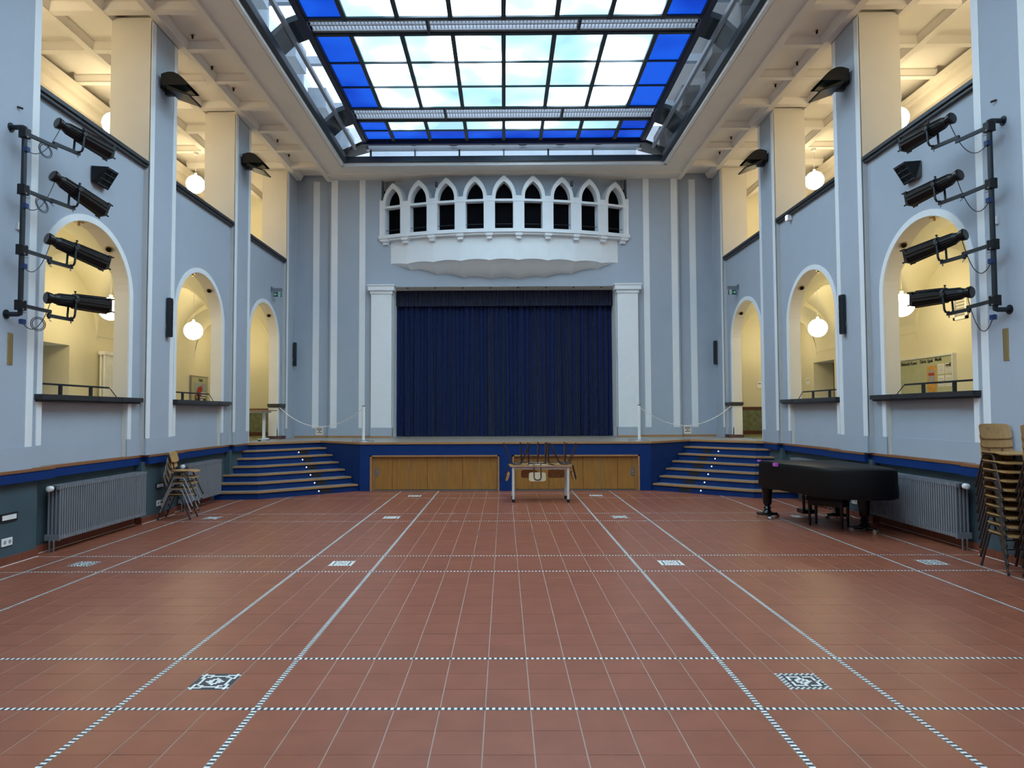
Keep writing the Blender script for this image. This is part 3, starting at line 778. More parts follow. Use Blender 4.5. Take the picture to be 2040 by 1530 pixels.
drape(-2.95, .02, 1.01, 4.72, 18.0, .15, .10, 3).build('curtain_panel', 'velvet', cur, smooth=True)
drape(-.02, 2.95, 1.01, 4.72, 18.03, .15, .10, 5).build('curtain_panel', 'velvet', cur, smooth=True)
drape(-2.95, 2.95, 4.36, 4.76, 17.84, .07, .065, 9, 4).build('valance', 'velvet_dark', cur, smooth=True)
MB().box(-2.95, 2.95, 17.84, 18.06, 4.70, 4.77).build('curtain_track', 'black_metal', cur)

# ================================================================== BALCONY
bal = tag(empty('bowed_balcony', (0, YB, 5.0)), 'white bowed balcony with nine pointed gothic windows above the stage', 'balcony')
BR = 7.64; BC = 16.63+BR; DA = 2*math.asin(3.13/BR)/9; A0 = -4.5*DA
def bp(a, r, z): return (r*math.sin(a), BC-r*math.cos(a), z)
def bslab(a0, a1, r0, r1, z0, z1):      # straight slab across one facet; r1 is the outer (front) radius
    m = MB(); P = [bp(a0,r0,z0), bp(a1,r0,z0), bp(a1,r1,z0), bp(a0,r1,z0)]
    m.add(P+[(x,y,z1) for x,y,_ in P], [(0,1,2,3),(7,6,5,4),(0,4,5,1),(1,5,6,2),(2,6,7,3),(3,7,4,0)]); return m
# apron facets and scalloped underside
ZA0, ZA1 = 5.32, 5.94
for k in range(9):
    a0, a1 = A0+k*DA, A0+(k+1)*DA; ra = BR-.10
    n = 8; m = MB(); q = []
    for j in range(n+1):
        a = a0+(a1-a0)*j/n; u = 2*j/n-1
        x0, y0, _ = bp(a0, ra, 0); x1, y1, _ = bp(a1, ra, 0)
        x = x0+(x1-x0)*j/n; yy = y0+(y1-y0)*j/n
        q.append((x, yy, ZA0+.04*(1-u*u)))
    for p, r in zip(q, q[1:]): m.add([p, r, (r[0],r[1],ZA1), (p[0],p[1],ZA1)], [(0,1,2,3)])
    m.build('apron_facet', 'white_paint', bal)
    m = MB(); rows = 8
    for j in range(n+1):
        u = 2*j/n-1; x, yy, z = q[j]
        zw = ZA0-.37*(1-(min(abs(x), 3.02)/3.02)**2)+.06*(1-u*u)
        for t in range(rows+1):
            v = t/rows; yv = yy+(YB+.01-yy)*v; sag = math.sin(v*math.pi/2)
            m.v.append((x*(1-.04*v), yv, z+(zw-z)*(sag**1.3)))
    for j in range(n):
        for t in range(rows): a = j*(rows+1)+t; m.f.append((a, a+1, a+rows+2, a+rows+1))
    m.build('shell_facet', 'white_paint', bal, smooth=True)
    # cornice, window sill, transom and window of this facet
    bslab(a0, a1, BR-.3, BR+.03, 5.93, 5.975).build('cornice_bed', 'white_paint', bal)
    bslab(a0, a1, BR-.3, BR+.075, 5.975, 6.06).build('cornice', 'white_paint', bal)
    bslab(a0, a1, BR-.16, BR+.012, 6.745, 6.80).build('transom', 'white_paint', bal)
    pw = .235*DA; 
    # pointed arch frame
    N = 10; hw = .29; zsp = 6.86; zap = 7.27; zs0 = 6.80
    def facet(u, depth, z):      # u in 0..1 across the facet
        x0, y0, _ = bp(a0, BR, 0); x1, y1, _ = bp(a1, BR, 0); am = (a0+a1)/2
        return (x0+(x1-x0)*u-depth*math.sin(am), y0+(y1-y0)*u+depth*math.cos(am), z)
    CH = 2*BR*math.sin(DA/2)
    def lancet(wd, H, n):      # half width (in facet units) up to the pointed apex
        wm = wd*CH; rr = (wm*wm+H*H)/(2*wm)
        return [((math.sqrt(rr*rr-(H*j/n)**2)-(rr-wm))/CH, zsp+H*j/n) for j in range(n)]+[(0., zsp+H)]
    inn = [(hw, zs0)]+lancet(hw, .38, N); out = [(.405, zs0)]+lancet(.405, .52, N)
    m = MB()
    for sg in (-1, 1):
        for (i0, i1, o0, o1) in zip(inn, inn[1:], out, out[1:]):
            F = lambda p, d: facet(.5+sg*p[0], d, p[1])
            m.add([F(i0,0),F(i1,0),F(o1,0),F(o0,0)], [(0,1,2,3)])
            m.add([F(i0,0),F(i1,0),F(i1,.22),F(i0,.22)], [(0,1,2,3)])
            m.add([F(o0,0),F(o1,0),F(o1,.3),F(o0,.3)], [(0,1,2,3)])
    m.build('pointed_arch', 'white_paint', bal)
    m = MB()      # grey wall between the arches
    for sg in (-1, 1):
        for (o0, o1) in zip(out, out[1:]):
            m.add([facet(.5+sg*o0[0], .26, o0[1]), facet(.5+sg*o1[0], .26, o1[1]), facet(.5+sg*o1[0], .26, ZC+.03), facet(.5+sg*min(.5,o0[0]+.0), .26, ZC+.03)], [(0,1,2,3)])
        m.add([facet(.5+sg*.405, .26, 6.8), facet(.5+sg*.5, .26, 6.8), facet(.5+sg*.5, .26, ZC+.03), facet(.5+sg*.405, .26, ZC+.03)], [(0,1,2,3)])
    m.build('wall_infill', 'wall_grey', bal)
    g = MB(); g.add([facet(.1,.2,6.05), facet(.9,.2,6.05), facet(.9,.2,6.78), facet(.1,.2,6.78)], [(0,1,2,3)]); g.build('window_pane', 'dark_glass', bal)
    g = MB(); q = [facet(.5+p[0], .21, p[1]) for p in inn]+[facet(.5-p[0], .21, p[1]) for p in reversed(inn[:-1])]; g.add(q, [tuple(range(len(q)))]); g.build('arch_pane', 'dark_glass', bal)
    g = MB(); g.tube([facet(.17,.06,6.20), facet(.83,.06,6.20)], .007, 6); g.build('guard_bar', 'pole_metal', bal)
for k in range(10):
    a = A0+k*DA; wd = .215
    for sgn in ((-1, 1) if 0 < k < 9 else ((1,) if k == 0 else (-1,))):
        b = a+sgn*DA*wd*.88; lo, hi = min(a, b), max(a, b)
        bslab(lo, hi, BR-.24, BR, 6.06, 6.745).build('window_pier', 'white_paint', bal)
        bslab(lo, hi, BR-.24, BR, 6.80, 6.885 if 0 < k < 9 else 6.95).build('arch_springer', 'white_paint', bal)
    am = a+(0 if 0 < k < 9 else (.02 if k == 0 else -.02))
    bslab(am-.011, am+.011, BR-.12, BR+.05, 5.90, 5.975).build('bracket', 'white_paint', bal)
    bslab(am-.008, am+.008, BR-.12, BR+.01, 5.83, 5.90).build('bracket_foot', 'white_paint', bal)
for s in (-1, 1):
    MB(s).box(3.06, 3.14, YB-.02, YB+.4, 6.06, 6.97).build('end_reveal', 'white_paint', bal)
for x, w_ in ((-1.66, 'left'), (1.66, 'right')):
    p = empty('balcony_camera', (x, 16.95, 7.18)); tag(p, f'small black camera between the gothic arches on the {w_} half of the balcony', 'camera', 'balcony cameras')
    MB().box(x-.028, x+.028, 16.72, 16.84, 7.14, 7.26).build('camera_body', 'black_plastic', p, bevel=.01)
    MB().box(x-.012, x+.012, 16.8, 17.05, 7.10, 7.14).build('camera_bracket', 'white_metal', p)
    MB().cyl((x, 16.72, 7.21), (x, 16.705, 7.21), .018, 12).build('camera_lens', 'black_gloss', p)
# ================================================================== LAMPS
def globe(x, y, z, ztop, label, grp, rad=.2):
    g = tag(empty('pendant_lamp', (x, y, ztop)), label, 'lamp', grp)
    prof = [(rad*math.sin(math.pi*k/16)+.0005, rad*-math.cos(math.pi*k/16)) for k in range(17)]
    MB().lathe(prof, (x, y, z), 24).build('globe', 'lamp_globe', g, smooth=True)
    MB().cyl((x, y, z+rad-.01), (x, y, z+.25), .03, 12).build('lamp_holder', 'white_metal', g)
    MB().cyl((x, y, z+.25), (x, y, ztop), .006, 6).build('rod', 'white_metal', g)
    MB().lathe([(.05, -.05), (.055, 0)], (x, y, ztop), 14).build('ceiling_rose', 'white_metal', g)
BAYN = {-2: 'behind the viewer', -1: 'behind the viewer', 0: 'nearest', 1: 'middle', 2: 'farthest'}
for s in (-1, 1):
    S = side_word(s)
    for i in range(-1, 4):
        yb = 8.87+PER*i if i < 3 else 18.0  # past the last bay: small unseen globes added to brighten the far ends
        globe(s*6.96, yb, 3.46, 4.36, f'white globe lamp hanging in the {S} ground corridor, {["farthest from the stage","second farthest from the stage","in the middle archway","beside the stage","unseen extra added beyond the last pier"][i+1]}', f'{S} corridor globe lamps', .2 if i < 3 else .14)
        globe(s*6.96, yb, 6.78, 7.5, f'white globe lamp hanging over the {S} upper gallery, {["farthest from the stage","second farthest from the stage","in the middle archway","beside the stage","unseen extra added beyond the last pier"][i+1]}', f'{S} gallery globe lamps', .2 if i < 3 else .14)
# ================================================================== WALL FIXTURES
def radiator(s, y0, y1, label, valve=True):
    S = side_word(s)
    r = tag(empty('radiator', (s*5.3, (y0+y1)/2, 0)), label, 'radiator', 'hall radiators')
    n = round((y1-y0)/.045); L = (y1-y0)/n; zb, zt = .142, .772
    tb = MB(s)
    for k in range(n):
        yc = y0+(k+.5)*L
        for c in range(4):
            xx = 5.212+c*.043
            tb.tube([(xx, yc, zb+.04), (xx, yc, zt-.03)], .0125, 6, caps=False)
        tb.box(5.20, 5.362, yc-.016, yc+.016, zt-.04, zt-.004)
        tb.box(5.20, 5.362, yc-.016, yc+.016, zb, zb+.045)
        tb.box(5.205, 5.36, yc-L*.5, yc+L*.5, zt-.034, zt-.01)
        tb.box(5.205, 5.36, yc-L*.5, yc+L*.5, zb+.006, zb+.04)
    tb.build('tube_bank', 'radiator_grey', r)
    MB(s).box(5.195, 5.368, y0-.004, y0+.02, zt-.05, zt).build('top_header', 'radiator_grey', r)
    MB(s).box(5.195, 5.368, y0-.004, y0+.02, zb-.01, zb+.06).build('bottom_header', 'radiator_grey', r)
    v = MB(s).cyl((5.26, y0-.005, zt-.03), (5.26, y0-.05, zt-.03), .022, 12).build('valve_body', 'pole_metal', r)
    MB(s).tube([(5.26, y0-.05, zt-.03), (5.26, y0-.06, zt-.03), (5.26, y0-.115, zt-.03), (5.26, y0-.125, zt-.03)], [.02, .032, .034, .02], 14).build('thermostat_head', 'white_plastic', r, smooth=True)
    p = MB(s)
    for xx in (5.26, 5.31): p.tube([(xx, y0+.03, zb+.02), (xx, y0+.0, zb-.02), (xx, y0-.0, .0)], .011, 8)
    p.build('pipe', 'steel_grey', r)
    m = MB(s)
    for yy in (y0+.3, y1-.3): m.box(5.36, 5.42, yy-.015, yy+.015, zt-.12, zt-.06); m.box(5.36, 5.42, yy-.015, yy+.015, zb+.08, zb+.14)
    m.build('wall_bracket', 'radiator_grey', r)
radiator(-1, 8.09, 10.06, 'long grey column radiator below the first arch on the left')
radiator(-1, 11.40, 12.74, 'grey column radiator behind the small chair stack on the left')
radiator(1, 8.09, 10.06, 'long grey column radiator behind the piano on the right')
radiator(1, 11.40, 12.74, 'grey column radiator beside the right staircase, mostly hidden by the piano')
# tall white corridor radiator
r = tag(empty('corridor_radiator', (-7.85, 13.6, 1.2)), 'tall white column radiator on the yellow corridor wall seen through the first left arch', 'radiator')
for k in range(6):
    yy = 13.42+k*.07
    m = MB(-1); m.tube([(7.80, yy, 1.22), (7.80, yy, 2.80)], .024, 8); m.tube([(7.87, yy, 1.22), (7.87, yy, 2.80)], .024, 8); m.build('radiator_column', 'white_plastic', r)
MB(-1).box(7.77, 7.90, 13.38, 13.81, 1.18, 1.26).build('header', 'white_plastic', r); MB(-1).box(7.77, 7.90, 13.38, 13.81, 2.76, 2.83).build('header', 'white_plastic', r)
# arch guard rails
for s in (-1, 1):
    for i in (0, 1):
        yc = 8.87+PER*i; S = side_word(s)
        g = tag(empty('arch_railing', (s*5.5, yc, 1.83)), f'low black bar railing on the sill of the {["near","middle"][i]} arch on the {S}', 'railing', 'arch sill railings')
        MB(s).box(5.49, 5.51, yc-.92, yc+.70, 1.955, 1.978).build('top_bar', 'pole_metal', g)
        for yy in (yc-.35, yc+.28): MB(s).box(5.485, 5.515, yy-.02, yy+.02, 1.833, 1.957).build('post', 'pole_metal', g)
        MB(s).tube([(5.5, yc+.70, 1.966), (5.5, yc+.74, 1.95), (5.5, yc+.90, 1.84)], .006, 6).build('end_stay', 'pole_metal', g)
# arch spotlights
for s in (-1, 1):
    for i in (0, 1, 2):
        yc = 8.87+PER*i; S = side_word(s); nm = ['near', 'middle', 'far'][i]
        a = R(50); yy = yc+AHW*math.cos(a); zz = AZS+ARISE*math.sin(a); n = Vector((0, -math.cos(a), -math.sin(a)))
        e = tag(empty('soffit_spotlight', (s*5.47, yy, zz)), f'small round spotlight on the curved soffit of the {nm} {S} arch', 'spotlight', 'arch soffit spotlights')
        P = Vector((s*5.47, yy, zz))
        MB().cyl(P-n*.01, P+n*.012, .05, 16).build('spot_ring', 'brass', e); MB().cyl(P+n*.012, P+n*.03, .034, 16).build('spot_lens', 'black_gloss', e)
        e = tag(empty('crown_sensor', (s*5.47, yc-.1, AZS+ARISE)), f'tiny brass fitting at the crown of the {nm} {S} arch', 'fitting', 'arch crown fittings')
        MB().box(s*5.47-.02, s*5.47+.02, yc-.17, yc-.03, AZS+ARISE-.016, AZS+ARISE+.0).build('fitting_plate', 'brass', e); MB().cyl((s*5.47, yc-.1, AZS+ARISE-.012), (s*5.47, yc-.1, AZS+ARISE-.06), .02, 10).build('fitting_stem', 'brass', e)
# column loudspeakers
def column_speaker(s, x, y, z0, z1, label, face):
    e = tag(empty('column_loudspeaker', (s*x, y, z0)), label, 'loudspeaker', 'black column loudspeakers')
    MB(s).box(x-.075, x-.012, y-.05, y+.05, z0, z1).build('cabinet', 'black_plastic', e, bevel=.008)
    m = MB(s)
    for k in range(5): m.box(x-.079, x-.074, y-.04, y+.04, z0+.02+k*(z1-z0-.03)/5, z0+.005+(k+1)*(z1-z0-.03)/5)
    m.build('grille', 'black_metal', e)
    MB(s).box(x-.014, x, y-.03, y+.03, z0+.12, z0+.2).build('bracket', 'white_plastic', e)
for s in (-1, 1):
    S = side_word(s)
    column_speaker(s, XP-.006, 10.72, 2.80, 3.41, f'slim black column loudspeaker on the {S} pier between near and middle arches', 0)
    column_speaker(s, 5.26, 17.16, 2.78, 3.37, f'slim black column loudspeaker in the {S} corner beside the stage', 0)
# floodlights high on the piers
def flood(s, y, label):
    z = 6.62; x = XP-.006
    e = tag(empty('floodlight', (s*x, y, z)), label, 'floodlight', 'black pier floodlights')
    MB(s).box(x-.05, x, y-.10, y+.10, z-.02, z+.14).build('wall_box', 'black_metal', e)
    m = MB(s)      # curved reflector hood
    n = 8; w0, w1 = y-.19, y+.19; P = []
    for k in range(n+1):
        t = k/n; P.append((x-.05-.42*t, z+.16+.06*math.sin(math.pi*t)-.16*t*t))
    for (a, b) in zip(P, P[1:]):
        m.add([(a[0],w0,a[1]),(b[0],w0,b[1]),(b[0],w1,b[1]),(a[0],w1,a[1])], [(0,1,2,3)])
        m.add([(a[0],w0,a[1]-.015),(b[0],w0,b[1]-.015),(b[0],w1,b[1]-.015),(a[0],w1,a[1]-.015)], [(3,2,1,0)])
    for ww in (w0, w1):
        for (a, b) in zip(P, P[1:]): m.add([(a[0],ww,a[1]),(b[0],ww,b[1]),(b[0],ww,z-.01),(a[0],ww,z-.01)], [(0,1,2,3)])
    m.build('hood', 'black_metal', e)
    MB(s).box(x-.42, x-.06, y-.175, y+.175, z-.005, z+.005).build('glass', 'flood_glass', e)
    m = MB(s); m.add([(x-.14,w0,z-.01),(x-.5,w0-.02,z-.17),(x-.5,w1+.02,z-.17),(x-.14,w1,z-.01),(x-.14,w0,z-.07),(x-.48,w0-.02,z-.185),(x-.48,w1+.02,z-.185),(x-.14,w1,z-.07)],
          [(0,1,2,3),(7,6,5,4),(0,4,5,1),(1,5,6,2),(2,6,7,3),(3,7,4,0)]); m.build('lower_lamp_housing', 'black_metal', e)
    MB(s).box(x-.16, x-.04, y-.04, y+.04, z-.09, z-.0).build('hinge', 'black_metal', e)
for s in (-1, 1):
    S = side_word(s)
    flood(s, 10.50, f'black twin floodlight high on the near {S} pier'); flood(s, 13.78, f'black twin floodlight high on the far {S} pier')
# wedge shaped wall lamps over the near arches
for s in (-1, 1):
    S = side_word(s); y, z = 8.97, 4.72
    e = tag(empty('wedge_loudspeaker', (s*XW, y, z)), f'black wedge shaped box with grille over the near arch on the {S}', 'loudspeaker', 'black wedge boxes')
    m = MB(s); x = XW-.012
    m.add([(x,y-.16,z+.10),(x,y+.16,z+.10),(x-.19,y-.12,z+.10),(x-.19,y+.12,z+.10),(x,y-.16,z-.10),(x,y+.16,z-.10),(x-.05,y-.12,z-.13),(x-.05,y+.12,z-.13)],
          [(0,1,3,2),(0,2,6,4),(1,5,7,3),(4,6,7,5),(2,3,7,6),(0,4,5,1)]); m.build('wedge_body', 'black_metal', e)
    g = MB(s)
    for k in range(4):
        t = .08+k*.28; xx = x-.19+.14*t; zz = z+.10-.23*t; g.box(xx-.012, xx+.004, y-.125, y+.125, zz-.006, zz+.006)
    for yy in (-.12, 0, .12): g.tube([(x-.196, y+yy, z+.10), (x-.056, y+yy, z-.13)], .005, 5)
    g.build('grille', 'pole_metal', e)
# brass wall plates
for s in (-1, 1):
    S = side_word(s)
    e = tag(MB(s).box(XP-.014, XP-.004, 7.27, 7.35, 2.13, 2.47).build('brass_wall_plate', 'brass', None, bevel=.002), f'narrow upright brass plate on the near {S} pier below the lighting pole', 'wall plate', 'brass wall plates')
# exit signs
for s in (-1, 1):
    S = side_word(s); y, x, z = 15.80, XW-.01, 4.33
    e = tag(empty('exit_sign', (s*x, y, z)), f'green emergency exit sign with arrow above the far {S} arch', 'exit sign', 'exit signs')
    MB(s).box(x-.245, x-.0, y-.03, y+.03, z+.08, z+.15).build('sign_housing', 'steel_grey', e)
    MB(s).box(x-.02, x-.005, y-.045, y+.045, z+.10, z+.19).build('sign_bracket', 'steel_grey', e)
    MB(s).box(x-.225, x-.045, y-.012, y+.008, z-.045, z+.065).build('sign_plate', 'sign_green', e)
    c = MB(s); yy = y-.0135
    for P in ([(-.065,.016),(-.065,.004),(-.135,.004),(-.135,.016)], [(-.052,.010),(-.060,.002),(-.092,.034),(-.084,.042)], [(-.052,.010),(-.060,.018),(-.092,-.014),(-.084,-.022)]):
        c.add([(x+p, yy, z+q) for p, q in P], [(0,1,2,3)])
    c.build('arrow', 'sign_white', e)
    d = MB(s); d.add([(x-.15,yy,z-.04),(x-.15,yy,z+.06),(x-.205,yy,z+.06),(x-.205,yy,z-.04)], [(0,1,2,3)]); dd = d.build('doorway_symbol', 'sign_white', e)
    q = MB(s); yy -= .001
    q.add([(x-.172,yy,z+.05),(x-.184,yy,z+.05),(x-.184,yy,z+.038),(x-.172,yy,z+.038)], [(0,1,2,3)])
    q.add([(x-.165,yy,z+.035),(x-.185,yy,z+.03),(x-.183,yy,z+.0),(x-.170,yy,z+.002)], [(0,1,2,3)])
    q.add([(x-.183,yy,z+.005),(x-.196,yy,z-.015),(x-.203,yy,z-.035),(x-.195,yy,z-.037),(x-.186,yy,z-.016),(x-.175,yy,z+.0)], [(0,1,2,3,4,5)])
    q.add([(x-.175,yy,z+.004),(x-.160,yy,z-.008),(x-.160,yy,z-.03),(x-.168,yy,z-.03),(x-.169,yy,z-.012),(x-.18,yy,z+.0)], [(0,1,2,3,4,5)])
    q.build('running_figure', 'sign_green', e)
e = tag(empty('emergency_lamp', (5.33, 12.83, 5.2)), 'small white lit emergency lamp under the right parapet cap', 'lamp')
MB().box(5.27, 5.35, 12.79, 12.89, 5.17, 5.27).build('lamp_body', 'white_plastic', e); MB().box(5.262, 5.272, 12.80, 12.88, 5.18, 5.26).build('lamp_lens', 'emergency_led', e)
# low wall lights and sockets on the dark lower wall
def socket(s, x, y, z, label):
    e = tag(empty('wall_socket', (s*x, y, z)), label, 'socket', 'white double sockets')
    MB(s).box(x-.012, x, y-.08, y+.08, z-.042, z+.042).build('cover_plate', 'white_plastic', e, bevel=.004)
    for d in (-.037, .037): MB(s).cyl((x-.0125, y+d, z), (x-.008, y+d, z), .022, 14).build('socket_well', 'poster_grey', e)
def wlight(s, x, y, z, label):
    e = tag(empty('wall_light', (s*x, y, z)), label, 'wall light', 'low wall lights')
    MB(s).box(x-.012, x, y-.13, y+.13, z-.045, z+.045).build('frame', 'black_plastic', e); MB(s).box(x-.016, x-.01, y-.105, y+.105, z-.025, z+.025).build('diffuser', 'white_plastic', e)
socket(-1, 5.32, 7.40, .245, 'white double socket low on the left wall at the picture edge'); wlight(-1, 5.32, 7.42, .505, 'black framed low wall light above the socket at the left picture edge')
socket(-1, 5.32, 10.66, .24, 'white double socket low on the left wall behind the chair stack'); wlight(-1, 5.32, 10.68, .505, 'black framed low wall light behind the chair stack on the left')
socket(1, 5.32, 10.66, .24, 'white double socket low on the right wall behind the piano'); wlight(1, 5.32, 10.68, .505, 'black framed low wall light behind the piano on the right')
# ceiling spots in the coffers and small wall hooks
k = 0
for s in (-1, 1):
    S = side_word(s)
    for n_, (x, y) in enumerate(((4.95, 10.75), (5.06, 11.75), (5.0, 12.55), (4.98, 14.98), (5.0, 15.85))):
        e = tag(empty('ceiling_fitting', (s*x, y, ZC+.13)), f'tiny dark fitting on the {S} coffered ceiling, {["nearest","second nearest","third nearest","fourth nearest","farthest"][n_]} of five', 'ceiling fitting', f'{S} ceiling fittings')
        MB().cyl((s*x, y, ZC+.13), (s*x, y, ZC+.07), .018, 8).build('stem', 'black_metal', e); MB().box(s*x-.035, s*x+.035, y-.012, y+.012, ZC+.11, ZC+.128).build('plate', 'brass', e)
    e = tag(MB(s).cyl((XP-.006, 7.33, 4.93), (XP-.05, 7.36, 4.92), .012, 8).build('wall_hook', 'frame_brown'), f'small metal hook on the near {S} pier above the lighting pole', 'hook', 'pier hooks')
# corridor notice boards
e = tag(empty('notice_board', (XB, 13.1, 1.8)), 'wide felt notice board with headings and an orange poster in the right corridor', 'notice board')
x = XB-.05; b0, b1, z0, z1 = 12.26, 13.92, 1.85, 2.60
MB().box(x, XB, b0, b1, z0, z1).build('board', 'board_felt', e)
f = MB(); f.box(x-.02, XB, b0-.03, b0, z0, z1+.03); f.box(x-.02, XB, b1, b1+.03, z0, z1+.03); f.box(x-.02, XB, b0, b1, z1, z1+.03); f.build('frame', 'white_metal', e)
MB().box(x-.004, x, 12.73, 13.0, 1.96, 2.44).build('orange_poster', 'poster_orange', e)
MB().box(x-.006, x-.004, 12.77, 12.95, 2.12, 2.36).build('poster_print', 'poster_grey', e); MB().box(x-.007, x-.006, 12.78, 12.95, 2.26, 2.31).build('poster_heading', 'poster_red', e)
for (a, b, c, d) in ((12.50, 12.68, 2.28, 2.46), (12.30, 12.47, 2.28, 2.46), (12.50, 12.68, 2.05, 2.25), (12.30, 12.47, 2.05, 2.25)):
    p = MB().box(x-.003, x, a, b, c, d).build('paper_sheet', 'paper', e)
    t = MB()
    for q in range(5): t.box(x-.0045, x-.003, a+.02, b-.02, c+.02+q*.03, c+.028+q*.03)
    t.build('print_line', 'poster_grey', p)
RX = Matrix.Rotation(R(90), 4, 'X')
def wall_text(s, txt, size, y, z, x, parent, name='lettering', m='ink', bold=.002):
    # letters on a wall that faces the hall
    M = Matrix.Translation((s*x, y, z)) @ Matrix.Rotation(R(-90 if s > 0 else 90), 4, 'Z') @ RX
    return text_mesh(txt, size, M, m, name, parent, bold)
wall_text(1, 'Bildende Kunst', .085, 13.58, 2.50, x-.003, e); wall_text(1, 'Darst. Spiel', .085, 13.02, 2.51, x-.003, e); wall_text(1, 'Musik', .085, 12.66, 2.52, x-.003, e); wall_text(1, 'egal!', .085, 12.38, 2.40, x-.006, e, bold=.004)
e = tag(empty('poster_board', (-XB, 17.9, 1.8)), 'pale notice board with a poster of a person in red, left corridor', 'notice board')
x = XB-.04; b0, b1 = 17.42, 18.40
MB(-1).box(x, XB, b0, b1, 1.75, 2.56).build('board', 'board_felt', e)
f = MB(-1); f.box(x-.015, XB, b0-.02, b0, 1.75, 2.58); f.box(x-.015, XB, b0, b1, 2.56, 2.58); f.build('frame', 'steel_grey', e)
p = MB(-1).box(x-.004, x, 17.62, 18.28, 1.88, 2.40).build('poster', 'poster_blue', e)
MB(-1).box(x-.006, x-.004, 17.62, 18.28, 1.88, 2.08).build('dark_band', 'poster_brown', p)
m = MB(-1); m.add([(x-.007,17.64,2.03),(x-.007,17.9,2.03),(x-.007,18.02,2.16),(x-.007,18.06,2.28),(x-.007,17.92,2.33),(x-.007,17.76,2.26)], [(0,1,2,3,4,5)]); m.build('red_jacket_print', 'poster_red', p)
m = MB(-1); m.add([(x-.0075,18.03+.055*math.cos(k*.7),2.335+.045*math.sin(k*.7)) for k in range(9)], [tuple(range(9))]); m.build('head_print', 'skin_print', p)
for q, (a, b) in enumerate(((17.95, 18.26), (18.0, 18.26), (17.72, 18.24), (17.8, 18.1))): MB(-1).box(x-.009, x-.007, a, b, 2.13-q*.06, 2.165-q*.06).build('text_bar', 'paper', p)
wall_text(-1, 'Ethik', .11, 17.95, 2.44, x-.003, e)
for (y, z, lab) in ((18.2, 2.40, 'small square white room plate in the right corridor past the door recess'),):
    q = tag(empty('room_plate', (XB, y, z)), lab, 'sign'); MB().box(XB-.012, XB, y-.1, y+.1, z-.08, z+.08).build('plate', 'white_plastic', q); MB().box(XB-.014, XB-.012, y-.07, y+.02, z+.02, z+.035).build('print_line', 'ink', q)
q = tag(empty('room_plate', (7.0, 18.9, 2.36)), 'small square white room plate on the end wall seen through the far right arch', 'sign'); MB().box(6.86, 7.06, 18.885, 18.9, 2.25, 2.43).build('plate', 'white_plastic', q); MB().box(6.89, 6.97, 18.883, 18.885, 2.36, 2.375).build('print_line', 'ink', q)
q = tag(empty('wall_vent', (XB, 12.05, 3.4)), 'white framed square vent high on the right corridor wall', 'vent'); f = MB()
for k in range(6): f.box(XB-.02, XB, 11.93, 12.2, 3.27+k*.055, 3.295+k*.055)
f.build('slats', 'poster_grey', q); f = MB(); f.box(XB-.03, XB, 11.88, 11.93, 3.2, 3.65); f.box(XB-.03, XB, 12.2, 12.25, 3.2, 3.65); f.box(XB-.03, XB, 11.88, 12.25, 3.2, 3.25); f.box(XB-.03, XB, 11.88, 12.25, 3.6, 3.65); f.build('vent_frame', 'white_plastic', q)
# cable coils lying on the far skylight walk
for k, (x, sc) in enumerate(((-2.15, .7), (-1.2, 1.), (-.25, .6), (.45, 1.), (1.35, 1.), (2.25, .8))):
    m = MB()
    for j in range(3): m.tube([(x+.10*sc*math.cos(t*math.pi/9)*(1+.1*j), 16.2+.09*sc*math.sin(t*math.pi/9)*(1-.06*j), ZP-.012-j*.008) for t in range(18)], .007, 5, closed=True)
    tag(m.build('cable_coil', 'black_plastic'), f'coiled black cable on the far skylight walk, {["leftmost","second from left","third from left","third from right","second from right","rightmost"][k]} of six', 'cable', 'cable coils on the skylight walk')
